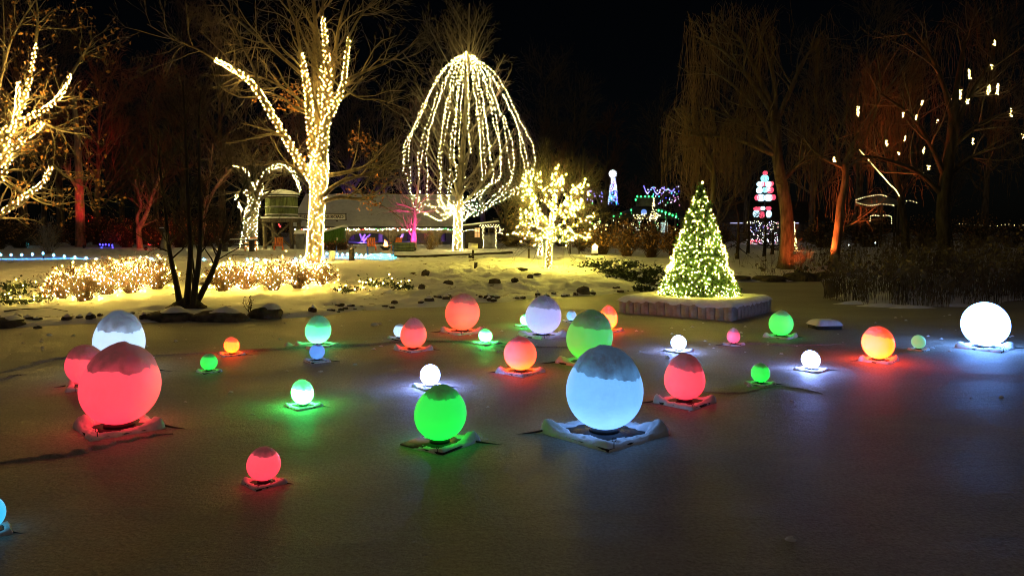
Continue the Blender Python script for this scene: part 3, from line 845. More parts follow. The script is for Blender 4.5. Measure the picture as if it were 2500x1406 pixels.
def wire_round(P, Rr, g, turns, off=0.02):
    n = int(turns * 8) + 2
    x = np.linspace(0, .9999, n) * (len(P) - 1); i = x.astype(int); f = (x - i)[:, None]
    c = P[i] * (1 - f) + P[i + 1] * f; r = Rr[i] * (1 - f[:, 0]) + Rr[i + 1] * f[:, 0] + off
    tg = P[i + 1] - P[i]; tg /= np.linalg.norm(tg, axis=1, keepdims=True)
    u = np.cross(tg, [0.3, 1.0, 0.1]); u /= np.linalg.norm(u, axis=1, keepdims=True); w = np.cross(tg, u)
    a = np.linspace(0, turns * 2 * np.pi, n)
    return c + r[:, None] * (np.cos(a)[:, None] * u + np.sin(a)[:, None] * w)
def PL(lst, D):
    """pixel polyline -> world points; an entry may carry its own depth offset"""
    return np.array([V(p[0], p[1], D + (p[2] if len(p) > 2 else 0)) for p in lst])
def lights(label, P, Rr, spacing, mat, g, br, group=None, off=0.03):
    root = thing('string_lights', label, 'string lights', P[0], group)
    part('bulb', NB().octas(wrap(P, Rr, spacing, g, off), g.uniform(br * .8, br * 1.2)), M[mat], root, kind='stuff')
    L = np.linalg.norm(np.diff(P, axis=0), axis=1).sum()
    part('cord', NB().tubes(wire_round(P, Rr, g, L / 0.45), np.full(int(L / 0.45 * 8) + 2, .008), 3), M['wire'], root)
    return root

# ------------------------------------------------------------------ the tall lit oak
g = np.random.default_rng(21)
DO = 36.0
gz = G(768, DO)
oak = thing('oak_tree', 'tall bare oak wrapped in warm lights from base to upper limbs', 'tree', gz)
trunk = PL([(767, 648), (769, 600), (772, 540), (777, 470), (779, 415), (781, 370)], DO); trunk[0, 2] = gz[2] - .15
trP, trR = catmull(trunk, 18), np.interp(np.linspace(0, 1, 18), [0, .12, .5, .8, 1], [.50, .37, .33, .44, .34])
LB = {
 'slanting': (PL([(764, 438), (735, 398), (704, 348), (670, 292), (636, 232), (600, 190, .5), (560, 165, .8), (524, 146, 1)], DO), .22, .06),
 'inner': (PL([(772, 420), (763, 350), (757, 280), (750, 220, .3), (743, 170, .5), (734, 130, .7)], DO), .24, .09),
 'tallest': (PL([(784, 400), (791, 330), (797, 250), (801, 180), (795, 110), (788, 40)], DO - .2), .27, .07),
 'outer': (PL([(786, 345), (800, 292, -.3), (822, 250, -.6), (838, 205, -.8), (845, 150, -.8), (852, 90, -.8)], DO - .2), .18, .06),
 'second': (PL([(790, 300), (783, 240), (786, 190), (789, 160)], DO + .4), .13, .07),
}
part('trunk', NB().tubes(trP, trR, 14), M['bark'], oak, True)
limP, limR = stack_limbs(LB.values(), 16)
for i in range(len(limP)):
    part('limb', NB().tubes(limP[i], limR[i], 9), M['bark'], oak, True)
unlit = [
 (PL([(790, 478), (815, 455), (850, 438), (890, 427), (935, 410), (990, 385, 1)], DO - .3), .13, .03),
 (PL([(790, 492), (830, 482), (880, 486), (920, 470, -.5), (955, 440, -.8), (1000, 430, -1)], DO - .3), .10, .03),
 (PL([(795, 430), (840, 422), (900, 408), (950, 412, .6), (1010, 400, 1)], DO), .12, .03),
 (PL([(755, 432), (720, 410), (680, 395), (640, 405, .4), (600, 400, 1)], DO), .11, .03),
 (PL([(778, 330), (772, 250), (768, 150), (770, 60), (760, -60)], DO + .6), .22, .07),
 (PL([(798, 250), (815, 180), (822, 100), (840, 20), (870, -60)], DO + .3), .13, .05),
 (PL([(735, 130), (722, 60), (700, -10), (690, -80)], DO + .7), .09, .04),
 (PL([(788, 40), (790, -20), (800, -90)], DO - .2), .07, .04),
 (PL([(840, 200), (890, 175), (950, 150), (1020, 100, 1)], DO - 1), .09, .03),
 (PL([(838, 215), (880, 240), (930, 245), (1000, 270, -1)], DO - 1), .07, .02),
 (PL([(636, 232), (620, 170), (590, 110), (560, 40)], DO), .08, .03),
 (PL([(524, 146), (480, 120), (430, 100), (360, 60)], DO + 1), .06, .02),
 (PL([(758, 200), (700, 150), (640, 100), (570, 40, 1), (520, -20, 2)], DO + .5), .10, .03),
 (PL([(757, 260), (690, 215), (640, 190), (590, 185), (520, 220)], DO + 1), .08, .02),
 (PL([(852, 90), (880, 40), (930, -20)], DO - 1), .06, .03),
]
unP, unR = stack_limbs(unlit, 16)
for i in range(len(unP)):
    part('branch', NB().tubes(unP[i], unR[i], 7), M['bark'], oak, True)
allP = np.concatenate([limP, unP]); allR = np.concatenate([limR, unR])
a1 = grow(allP, allR, 9, .75, 1.6, 3.6, g, .25, .03, .16, 7, .5)
a2 = grow(*a1, 5, .7, .7, 1.7, g, .2, .02, .2, 5, .55)
a3 = grow(*a2, 3, .6, .35, .9, g, .2, .02, .2, 4, .6, rmin=.005)
part('twigs', NB().tubes(*a1, 5).tubes(*a2, 3).tubes(*a3, 3), M['twig'], oak, kind='stuff')
lv = []
for (px, py, sx, sy, n_) in [(700, 235, 28, 24, 70), (715, 262, 18, 10, 30), (760, 350, 12, 30, 30), (880, 340, 28, 18, 60), (910, 370, 40, 20, 50), (620, 245, 8, 5, 8), (810, 240, 6, 6, 8), (735, 210, 10, 8, 14), (905, 500, 25, 20, 40), (930, 450, 30, 30, 50), (850, 470, 30, 12, 16)]:
    for k in range(n_):
        lv.append(V(px + g.normal() * sx * .6, py + g.normal() * sy * .6, DO + g.normal() * .6))
part('dead_leaves', NB().leaves(np.array(lv), .17, g), M['oak_leaf'], oak, kind='stuff')
BR = .018
lights('warm lights wound round the thick lower trunk of the tall oak', trP, trR, .20, 'bulb_warm', g, BR, 'lights on the tall oak')
LBL = {'slanting': 'warm lights on the oak limb that slants furthest out over the dark multi stem tree',
       'inner': 'warm lights on the oak limb standing beside the patch of orange leaves',
       'tallest': 'warm lights on the tallest limb of the big oak',
       'outer': 'warm lights on the oak limb curving up next to the tallest one',
       'second': 'warm lights on the short oak limb between the two upright ones'}
for i, k in enumerate(LB):
    lights(LBL[k], limP[i], limR[i], .225, 'bulb_warm', g, BR, 'lights on the tall oak')

# ------------------------------------------------------------------ old oak behind with drooping lit boughs
g = np.random.default_rng(22)
D2 = 55.0
gz = G(610, D2)
o2 = thing('oak_tree', 'smaller wrapped tree behind with an arching lit bough like a handle', 'tree', gz, 'trees wrapped in lights')
t2 = PL([(606, 606), (610, 560), (614, 520), (624, 480), (632, 450)], D2); t2[0, 2] = gz[2] - .2
P2, R2 = catmull(t2, 14), np.interp(np.linspace(0, 1, 14), [0, .2, 1], [.62, .50, .36])
part('trunk', NB().tubes(P2, R2, 10), M['bark'], o2, True)
l2 = [
 (PL([(616, 500), (604, 472), (590, 466), (578, 476), (578, 492), (586, 508), (592, 514)], D2 - .5), .13, .05),
 (PL([(632, 452), (645, 428), (668, 408), (695, 404), (712, 415), (724, 440), (734, 468)], D2 - .5), .15, .06),
 (PL([(624, 478), (612, 450), (606, 430), (602, 415)], D2), .14, .06),
 (PL([(634, 450), (642, 440), (648, 425), (652, 412)], D2), .14, .06),
 (PL([(606, 418), (592, 412), (576, 408), (566, 404)], D2), .05, .03),
]
lp, lr = stack_limbs(l2, 12)
for i in range(len(lp)): part('limb', NB().tubes(lp[i], lr[i], 7), M['bark'], o2, True)
b1 = grow(np.concatenate([lp, P2[None, -12:]]), np.concatenate([lr, R2[None, -12:]]), 10, .8, 2, 4.5, g, .2, .05, .15, 6, .5)
b2 = grow(*b1, 6, .7, .8, 2, g, .2, .02, .2, 4, .5, rmin=.008)
part('twigs', NB().tubes(*b1, 4).tubes(*b2, 3), M['bark'], o2, kind='stuff')
nb = wrap(P2, R2, .27, g)
lroot = thing('string_lights', 'warm lights covering the smaller tree with the arching bough', 'string lights', gz, None)
bb_ = [nb] + [wrap(lp[i], lr[i], .22, g) for i in range(len(lp))]
bb_.append(PL([(606, 606), (603, 598), (600, 590), (622, 586), (624, 575)], D2 - .6))
part('bulb', NB().octas(np.vstack(bb_), .026), M['bulb_drape'], lroot, kind='stuff')

# ------------------------------------------------------------------ conical tree with draped strands
g = np.random.default_rng(23)
DD = 52.0
gz = G(1118, DD)
dr = thing('draped_tree', 'bare conical tree hung with a dome of falling light strands', 'tree', gz)
tp = PL([(1117, 622), (1118, 560), (1119, 495), (1127, 400), (1135, 300), (1140, 200), (1143, 120), (1146, 10)], DD); tp[0, 2] = gz[2] - .2
TP, TRr = catmull(tp, 24), np.interp(np.linspace(0, 1, 24), [0, .1, .25, 1], [.36, .28, .26, .04])
part('trunk', NB().tubes(TP, TRr, 10), M['bark_pale'], dr, True)
lm = []
for k in range(46):
    f = g.uniform(.24, .95); i = int(f * 23); b0 = TP[i]
    az = g.uniform(0, 2 * np.pi); Lb = (4.6 * (1 - ((f - .24) / .76) ** 1.6) + 1.0) * g.uniform(.75, 1.1)
    d = np.array([np.cos(az), np.sin(az), .75 + .5 * f]); d /= np.linalg.norm(d)
    pts = [b0, b0 + d * Lb * .35, b0 + d * Lb * .7 + [0, 0, .1 * Lb], b0 + d * Lb + [0, 0, .25 * Lb]]
    lm.append((np.array(pts), max(.03, TRr[i] * .42), .02))
lp, lr = stack_limbs(lm, 9)
part('branches', NB().tubes(lp, lr, 5), M['bark_pale'], dr, True, kind='stuff')
b1 = grow(lp, lr, 9, .7, .7, 2.0, g, .2, .06, .14, 5, .55)
b2 = grow(*b1, 5, .6, .35, 1.0, g, .2, .04, .18, 4, .6, rmin=.008)
part('twigs', NB().tubes(*b1, 3).tubes(*b2, 3), M['twig'], dr, kind='stuff')
lights('warm lights wrapped tightly round the short trunk under the draped dome', TP[:7], TRr[:7], .21, 'bulb_drape', g, .026)
apex = V(1140, 130, DD); foot = V(1119, 492, DD)
top_z = apex[2]; foot_z = foot[2]; px_m = PX(DD)
prof_y = np.array([130, 150, 185, 230, 290, 350, 400, 440, 475, 500, 508, 492.])
prof_r = np.array([1, 34, 70, 98, 128, 152, 163, 155, 125, 85, 45, 3.]) / px_m
prof_z = np.array([V(1140, y, DD)[2] for y in prof_y])
ns = 26
for k in range(ns):
    az = 2 * np.pi * (k + g.uniform(-.3, .3)) / ns
    sc = g.uniform(.88, 1.03) if k % 4 else g.uniform(.3, .6)
    endi = 12 if k % 5 else g.integers(7, 9)
    rr = prof_r[:endi] * sc * (1 + .025 * g.normal(size=endi)); zz = prof_z[:endi].copy()
    zz[8:] += (1 - sc) * 1.0
    if endi == 12: zz[8:11] += g.uniform(-.9, .5)
    azs = az + .02 * np.cumsum(g.normal(size=endi)) * np.linspace(0, 1, endi)
    cx_ = np.interp(zz, [foot_z, foot_z + 1.3, top_z], [foot[0], apex[0], apex[0]])
    pts = np.stack([cx_ + rr * np.cos(azs), DD + rr * np.sin(azs), zz], 1)
    # strands snag on twigs: little kinks
    C = catmull(pts, 90); C += np.stack([.06 * vnoise(np.arange(90) * .35 + 9 * k, np.full(90, 1.)), 0 * np.arange(90), .07 * vnoise(np.arange(90) * .3 + 4 * k, np.full(90, 7.))], 1)
    L = np.concatenate([[0], np.cumsum(np.linalg.norm(np.diff(C, axis=0), axis=1))])
    n = int(L[-1] / .27); s = (np.arange(n) + g.uniform(-.25, .25, n)) * .27
    B = np.stack([np.interp(s, L, C[:, j]) for j in range(3)], 1) + g.normal(size=(n, 3)) * .02
    root = thing('light_strand', ('short ' if endi < 12 else '') + 'conical tree light strand ' + ('on the tall oak side' if np.cos(az) < -.6 else 'on the small tree side' if np.cos(az) > .6 else 'down the front before the trunk' if np.sin(az) < 0 else 'down the back behind the trunk') + (', hugging the trunk' if sc < .62 else ', on the outer dome'), 'light strand', C[0], 'light strands draped over the conical tree')
    part('cord', NB().tubes(C, np.full(90, .008), 3), M['wire'], root)
    part('bulb', NB().octas(B, .0195), M['bulb_drape'], root, kind='stuff')

# ------------------------------------------------------------------ young tree with every branch lit
g = np.random.default_rng(24)
DY = 36.0
gz = G(1340, DY)
yt_ = thing('young_tree', 'small spreading tree on the snowy bank with all its branches lit', 'tree', gz, 'trees wrapped in lights')
tk = PL([(1339, 660), (1341, 610), (1345, 560), (1350, 520)], DY); tk[0, 2] = gz[2] - .1
KP_, KR_ = catmull(tk, 12), taper(12, .13, .10)
part('trunk', NB().tubes(KP_, KR_, 9), M['bark'], yt_, True)
YL = [[(1344, 553), (1310, 511), (1294, 464), (1274, 426)], [(1348, 505), (1340, 498), (1328, 466), (1313, 430)], [(1346, 539), (1354, 500), (1356, 470), (1368, 430)],
      [(1348, 545), (1350, 500), (1350, 460), (1351, 424)], [(1350, 530), (1365, 512, .6), (1382, 495, .8), (1397, 468, 1), (1404, 448, 1)], [(1350, 525), (1375, 520, -.6), (1400, 512, -1), (1432, 505, -1)],
      [(1346, 580), (1389, 559, -.5), (1419, 541, -.8), (1462, 522, -1)], [(1346, 582), (1380, 590, .8), (1410, 580, 1.5), (1445, 576, 2)], [(1342, 555), (1304, 527, -.6), (1276, 515, -1)],
      [(1343, 572), (1310, 574, .5), (1280, 571, .8), (1256, 568, 1)], [(1342, 565), (1300, 548, 1), (1270, 545, 1.6)], [(1345, 560), (1372, 548, 1.4), (1390, 520, 2.2), (1400, 500, 2.6)],
      [(1345, 560), (1360, 560, -1.3), (1385, 580, -2), (1400, 590, -2.2)], [(1345, 550), (1325, 530, -1.2), (1310, 500, -1.8), (1300, 480, -2)], [(1345, 555), (1330, 575, -1.2), (1305, 590, -1.9)],
      [(1310, 511), (1295, 505), (1272, 480)], [(1294, 464), (1300, 445), (1298, 425)], [(1397, 468), (1412, 460), (1420, 452)]]
yp, yr = stack_limbs([(PL(l, DY), .06, .02) for l in YL], 12)
for i in range(len(yp)): part('limb', NB().tubes(yp[i], yr[i], 6), M['bark'], yt_, True)
y1 = grow(yp, yr, 4, .8, .7, 1.3, g, .3, .0, .18, 6, .6)
y2 = grow(np.concatenate([yp, y1[0][:, [0, 1, 2, 3, 4, 5, 5, 5, 5, 5, 5, 5]] * 1.0])[:18], np.concatenate([yr])[:18], 14, .6, 1.2, 2.6, g, .4, .06, .14, 6, .5)
y3 = grow(*y2, 6, .6, .5, 1.2, g, .2, .04, .18, 4, .6, rmin=.006)
part('twigs', NB().tubes(*y1, 4).tubes(*y2, 4).tubes(*y3, 3), M['twig_dark'], yt_, kind='stuff')
lights('gold lights round the slim trunk of the small spreading tree', KP_, KR_, .155, 'bulb_tree', g, .018)
lroot = thing('string_lights', 'gold lights filling the spreading branches of the small tree', 'string lights', KP_[-1])
bb_ = [wrap(yp[i], yr[i], .29 if i < 8 else .32, g, .04) for i in range(len(yp))]
for i in range(len(y1[0])):
    bb_.append(wrap(y1[0][i], y1[1][i], .40, g, .06))
part('bulb', NB().octas(np.vstack(bb_), .017), M['bulb_gold'], lroot, kind='stuff')
# a thinner wrapped tree just behind it
DZ = 45.0; gz = G(1320, DZ)
y4 = thing('young_tree', 'thin wrapped tree half hidden behind the small spreading tree', 'tree', gz, 'trees wrapped in lights')
tk = PL([(1316, 632), (1320, 605), (1316, 580), (1310, 540), (1300, 500)], DZ); tk[0, 2] = gz[2] - .1
kp, kr = catmull(tk, 14), taper(14, .11, .05)
part('trunk', NB().tubes(kp, kr, 8), M['bark'], y4, True)
b1 = grow(kp[None], kr[None], 18, .8, 1.2, 2.6, g, .45, .05, .15, 6, .6); b2 = grow(*b1, 5, .6, .5, 1.3, g, .2, .03, .2, 4, .6, rmin=.008)
part('twigs', NB().tubes(*b1, 4).tubes(*b2, 3), M['bark'], y4, kind='stuff')
lights('gold lights on the thin tree behind the small spreading tree', kp, kr, .24, 'bulb_drape', g, .024)

# ------------------------------------------------------------------ leafy tree at the frame edge, its boughs lit
g = np.random.default_rng(25)
DL = 27.0
gz = G(-75, DL)
lt = thing('leafy_tree', 'tree with clinging brown leaves and lit boughs at the frame edge', 'tree', gz)
tk = PL([(-75, 720), (-70, 600), (-60, 500), (-48, 430), (-30, 350)], DL); tk[0, 2] = gz[2] - .2
kp, kr = catmull(tk, 14), np.interp(np.linspace(0, 1, 14), [0, .15, 1], [.34, .25, .15])
part('trunk', NB().tubes(kp, kr, 10), M['bark'], lt, True)
LL = [[(-45, 430), (0, 385), (22, 330), (55, 260), (74, 190), (88, 104)], [(-42, 420), (10, 325), (60, 292), (110, 266), (150, 230), (174, 182)],
      [(-50, 450), (0, 400), (45, 350), (85, 322), (106, 300)], [(-60, 560), (0, 525), (50, 485), (98, 452), (128, 402)], [(-48, 460), (5, 360), (35, 300), (42, 250), (45, 200)],
      [(-55, 480), (-10, 455), (20, 400), (28, 360)]]
lp, lr = stack_limbs([(PL(l, DL + g.uniform(-.5, .5)), .12, .03) for l in LL], 16)
for i in range(len(lp)): part('limb', NB().tubes(lp[i], lr[i], 8), M['bark'], lt, True)
ex_ = [[(-30, 350), (-5, 250), (10, 120), (5, -40)], [(88, 104), (92, 40), (85, -30)], [(174, 182), (200, 140), (225, 100)], [(128, 402), (160, 430), (215, 460)], [(0, 430), (60, 470), (120, 500), (200, 490)], [(106, 300), (150, 320), (215, 330)], [(-20, 300), (20, 120), (60, 40), (110, -30)]]
ep, er = stack_limbs([(PL(l, DL + g.uniform(-1, 1)), .06, .015) for l in ex_], 16)
b1 = grow(np.concatenate([lp, ep]), np.concatenate([lr, er]), 11, .8, .9, 2.2, g, .1, .02, .2, 6, .45)
b2 = grow(*b1, 4, .8, .3, .9, g, .2, .0, .25, 4, .6, rmin=.005)
part('twigs', NB().tubes(ep, er, 5).tubes(*b1, 4).tubes(*b2, 3), M['bark_pale'], lt, kind='stuff')
tips = b2[0][:, -1]; tips = tips[g.random(len(tips)) < .75] + g.normal(size=(1, 3)) * .02 - [0, 0, .06]
t1_ = b1[0][:, 3:].reshape(-1, 3); t1_ = t1_[g.random(len(t1_)) < .6]
part('dead_leaves', NB().leaves(np.vstack([tips, t1_]), .16, g), M['dead_leaf'], lt, kind='stuff')
lbl = ['warm lights on the topmost bough of the brown leaved tree', 'warm lights on the long bough ending highest out from the brown leaved tree', 'warm lights on the short bough amid the brown leaves',
       'warm lights on the lowest drooping bough of the brown leaved tree', 'warm lights on the upright bough close to the frame edge', 'warm lights on the innermost bough at the frame edge']
for i in range(len(lp)): lights(lbl[i], lp[i], lr[i] * .8, .17, 'bulb_left', g, .016, 'lights on the brown leaved tree')

# ------------------------------------------------------------------ dark multi stem tree on the shore
g = np.random.default_rng(26)
DM = 21.3
gz = V(458, 752, DM); gz[2] = HF(gz[0], DM)
mt = thing('multi_stem_tree', 'dark bare tree with several stems rising from one stump at the shore', 'tree', gz)
ST = [([(440, 750), (432, 700), (421, 650), (412, 600), (404, 520), (394, 440), (385, 340)], .095, .02), ([(456, 750), (460, 690), (465, 620), (462, 540), (456, 420), (452, 300), (446, 200)], .10, .02),
      ([(470, 745), (478, 690), (485, 640), (490, 540), (487, 430), (485, 320), (490, 220)], .095, .02), ([(474, 748), (498, 705), (518, 665), (535, 615), (552, 555), (575, 500), (602, 440)], .10, .02),
      ([(474, 715), (470, 680), (466, 650), (470, 600), (478, 560)], .04, .015), ([(480, 700), (474, 665), (470, 630), (466, 600)], .04, .015)]
sp_, sr_ = stack_limbs([(PL(l, DM + g.uniform(-.3, .3)), a, b) for l, a, b in ST], 20)
sp_[:, 0, 2] = gz[2] - .1
for i in range(len(sp_)): part('stem', NB().tubes(sp_[i], sr_[i], 9), M['bark_dark'], mt, True)
st_ = NB(); mound(st_, gz - [0, 0, .05], .62, .45, .30, g, 24)
part('stump', st_, M['bark_dark'], mt, True)
b1 = grow(sp_[:4], sr_[:4], 22, .75, .8, 2.0, g, .35, .05, .12, 6, .42); b2 = grow(*b1, 7, .6, .4, 1.1, g, .15, .03, .16, 5, .55); b3 = grow(*b2, 4, .6, .2, .6, g, .15, .02, .18, 4, .6, rmin=.0035)
part('twigs', NB().tubes(*b1, 4).tubes(*b2, 3).tubes(*b3, 3), M['twig_dark'], mt, kind='stuff')
# ------------------------------------------------------------------ lit shrubs along the bank
def shrub_parts(root, c, rad, hgt, g, n=110, twig='shrub_twig', leaf='shrub_leaf', nleaf=320, lsize=.07, spread=1.0):
    az = g.uniform(0, 2 * np.pi, n); el = g.uniform(.25, 1.45, n)
    d = np.stack([np.cos(az) * np.cos(el) * rad * spread, np.sin(az) * np.cos(el) * rad * spread, np.sin(el) * hgt], 1)
    t = np.linspace(0, 1, 6)[None, :, None]
    base = c + np.stack([np.cos(az), np.sin(az), 0 * az], 1) * rad * .18 * g.random(n)[:, None]
    P = base[:, None] + d[:, None] * t * g.uniform(.65, 1.05, n)[:, None, None]
    P[:, :, 2] += (np.sin(t[..., 0] * np.pi) * .10 * hgt)
    P[:, 1:] += g.normal(size=(n, 5, 3)) * .03
    Rr = np.repeat(np.linspace(.012, .005, 6)[None], n, 0)
    b1 = grow(P, Rr, 6, .6, .18 * rad + .1, .35 * rad + .2, g, .25, .04, .2, 4, .7, rmin=.005)
    part('stems', NB().tubes(P, Rr, 3).tubes(*b1, 3), M[twig], root, kind='stuff')
    tips = np.vstack([b1[0][:, -1], b1[0][:, 2]])
    if nleaf:
        k = g.integers(0, len(tips), nleaf)
        part('dry_leaves', NB().leaves(tips[k] + g.normal(size=(nleaf, 3)) * .03, lsize, g), M[leaf], root, kind='stuff')
    return tips
g = np.random.default_rng(31)
SH = [  # px, base y, width px, top y, label words
    (150, 735, 90, 668, 'outermost lit shrub near the frame edge, sloping down to the snow'),
    (205, 742, 130, 650, 'broad lit shrub with reddish twigs behind the pale blue egg'),
    (262, 725, 120, 636, 'lit shrub rising highest near the square of blue lights'),
    (320, 722, 110, 640, 'lit shrub with a brown root clump showing under it'),
    (385, 715, 110, 638, 'lit shrub immediately before the multi stem tree'),
    (545, 718, 100, 645, 'lit shrub just past the multi stem tree'),
    (600, 712, 110, 640, 'lit shrub above the dead plant stalk on the shore'),
    (668, 716, 110, 638, 'lit shrub thick with orange leaves before the oak'),
    (728, 712, 100, 645, 'lit shrub at the foot of the tall oak'),
    (785, 705, 70, 650, 'last small lit shrub beyond the tall oak trunk'),
]
def hit(px, py):
    """ground point seen at photo pixel (px, py)"""
    for D in np.arange(17, 70, .15):
        p = V(px, py, D)
        if p[2] < HF(p[0], D): return np.array([p[0], D, HF(p[0], D)])
    return G(px, 36)
for i, (px, py, w, ty, lab) in enumerate(SH):
    c = hit(px, py - 6); D = c[1]
    rad = w / 2 / PX(D) * 1.12; hgt = (py - ty) / PX(D) * 1.0
    root = thing('lit_shrub', lab, 'shrub', c, 'shrubs with fairy lights on the bank')
    tips = shrub_parts(root, c, rad, hgt, g)
    lroot = thing('string_lights', 'fairy lights spread over the ' + lab.split(',')[0], 'string lights', c, 'fairy lights on the shrubs')
    n = int(72 * w / 100)
    k = g.integers(0, len(tips), n)
    b = tips[k] + g.normal(size=(n, 3)) * .06
    b = np.vstack([b, c + np.stack([g.normal(size=8) * rad * .6, -np.abs(g.normal(size=8)) * rad * .5, .08 + .1 * g.random(8)], 1)])
    b[:, 2] = np.maximum(b[:, 2], H(b[:, 0], b[:, 1]) + .03)
    part('bulb', NB().octas(b, g.uniform(.011, .016, len(b))), M['bulb_shrub'], lroot, kind='stuff')
# low evergreens with a few bulbs
LOW = [(40, 705, 46, 22, 'small dark evergreen with bulbs higher on the snow at the frame edge', 5), (10, 725, 50, 26, 'low evergreen with bulbs cut by the frame edge', 7), (45, 742, 90, 18, 'flat evergreen sprig with a row of bulbs at the frame edge', 9),
       (90, 732, 34, 18, 'tiny evergreen sprig with bulbs beside the outermost lit shrub', 4), (930, 700, 70, 26, 'low snowy evergreen with glowing bulbs on the bank by the oak', 16), (985, 708, 26, 16, 'tiny evergreen with a bulb on the lumpy snow', 3), (850, 712, 40, 14, 'low evergreen with a few bulbs just past the last lit shrub', 6)]
for px, py, w, h, lab, nb_ in LOW:
    c = hit(px, py); sc = PX(c[1])
    root = thing('evergreen_shrub', lab, 'shrub', c, 'low evergreens with bulbs')
    n = 260; q = g.normal(size=(n, 3)) * [w / 2.6 / sc, .25, h / 2.4 / sc]; q[:, 2] = np.abs(q[:, 2])
    part('leaves', NB().leaves(c + q, .11, g), M['laurel'], root, kind='stuff')
    sn = NB()
    for k in range(3): mound(sn, c + [g.normal() * w / 4 / sc, -.05 + g.normal() * .1, h / sc * .55], w / 5 / sc, .22, .12, g, 10)
    part('snow_patch', sn, M['snow_clean'], root, True, kind='stuff')
    k = g.integers(0, n, nb_)
    lr_ = thing('string_lights', 'few bulbs on the ' + lab.split(' with ')[0] + {5: ' high on the snow', 7: ' cut by the edge', 9: ' lying flat', 4: ' by the lit shrubs', 16: ' by the oak', 3: ' on lumpy snow', 6: ' past the shrubs'}[nb_], 'string lights', c, 'bulbs on the low evergreens')
    bq = c + q[k] * 1.05 + [0, -.12, .05]; bq[:, 2] = np.maximum(bq[:, 2], H(bq[:, 0], bq[:, 1]) + .04)
    part('bulb', NB().octas(bq, .018), M['bulb_shrub'], lr_, kind='stuff')

# ------------------------------------------------------------------ stones along the shore
def rock_nb(c, sx, sy, sz, g, n=16, m=9, rough=.22, cut=True):
    th = np.linspace(0, 2 * np.pi, n, endpoint=False); u = np.linspace(-.35, 1, m)[:, None]
    s = np.sqrt(np.clip(1 - np.clip(u, 0, 1) ** 4, .0, 1)) ; s[-1] = 0.0
    off = g.uniform(0, 50)
    rad = s * (1 + rough * vnoise(np.cos(th) * 1.6 + off, np.sin(th) * 1.6 + u * 1.3 + off) + .09 * vnoise(np.cos(th) * 5 + off, np.sin(th) * 5 + u * 4))
    Z = u * sz * (1 + .22 * vnoise(np.cos(th) * 1.3 + off, np.sin(th) * 1.3))
    P = np.stack([rad * np.cos(th) * sx, rad * np.sin(th) * sy, Z + 0 * th], -1) + c
    idx = np.arange(m * n).reshape(m, n); A = idx[:-1]; B = np.roll(A, -1, 1); C_ = idx[1:]; D_ = np.roll(C_, -1, 1)
    return NB().add(P.reshape(-1, 3), np.stack([A, B, D_, C_], -1).reshape(-1, 4))
def stone_snow(c, sx, sy, sz, g):
    nb = NB(); mound(nb, c + np.array([g.normal() * .05 * sx, .1 * sy, sz * .90]), sx * .95, sy * .92, sz * .40 + .03, g, 16); return nb
g = np.random.default_rng(33)
BIG = [(415, 787, 55, 27, 'big dark slab at the water line below the multi stem tree'), (540, 787, 66, 26, 'longest dark slab stone on the shore with snow on top'),
       (652, 780, 42, 28, 'sloping dark boulder at the end of the slab row with a snow lump'), (18, 803, 40, 24, 'dark flat boulder at the shore by the frame edge'), (92, 808, 10, 9, 'round brown stone out on the ice edge')]
for px, py, hw, h, lab in BIG:
    D = F_PX * CAM_H / (py - 560.); c = V(px, py, D + .35); c[2] = -.02; sc = PX(D)
    root = thing('shore_stone', lab, 'boulder', c)
    part('stone', rock_nb(c, hw / sc, .42 if hw > 20 else hw / sc, h / sc, g, 22, 10), M['stone'], root, False)
    if hw > 20: part('snow_cap', stone_snow(c + np.array([hw / sc * .2, 0, 0]), hw / sc * .75, .36, h / sc, g), M['snow_clean'], root, True)
protos = []
for k in range(4):
    root = thing('shore_rock', 'small dark rock half buried in shore snow ' + 'near the water line', 'rock', (0, 0, 0), 'small rocks along the shore')
    part('stone', rock_nb(np.zeros(3), .17, .13, .10, g, 11, 6), M['stone'], root)
    part('snow_cap', stone_snow(np.zeros(3), .15, .12, .09, g), M['snow_clean'], root, True)
    protos.append(root)
seg = np.diff(SHORE, axis=0); used = 0
for k in range(150):
    t = g.uniform(-10, 16.5) if g.random() < .8 else g.uniform(-16, -9)
    # walk along the shore line by x
    i = int(np.clip(np.searchsorted(SHORE[:12, 0], t) - 1, 0, 10))
    a, b = SHORE[i], SHORE[i + 1]
    if not (a[0] <= t <= b[0]): continue
    f = (t - a[0]) / (b[0] - a[0]); x, y = a + (b - a) * f
    y += abs(g.normal()) * .55 + .03
    if -9.3 < x < -6.0 and y < 21.6: continue
    s = g.uniform(.25, .9); z = HF(x, y)
    loc = (x, y, z - .02 * s)
    if used < 4: protos[used].location = loc; protos[used].rotation_euler = (0, 0, g.uniform(0, 6)); protos[used].scale = (s, s, s)
    else: dup(protos[k % 4], loc, 'small dark rock half buried in shore snow ' + ('beyond the pale blue egg' if x < -9 else 'between the dark slabs and the coral egg' if x < -2.5 else 'between the coral and lavender eggs' if x < 1.2 else 'from the lavender egg to the christmas tree'), g.uniform(0, 6.2), (s * g.uniform(.7, 1.3), s, s * g.uniform(.9, 1.9)))
    used += 1
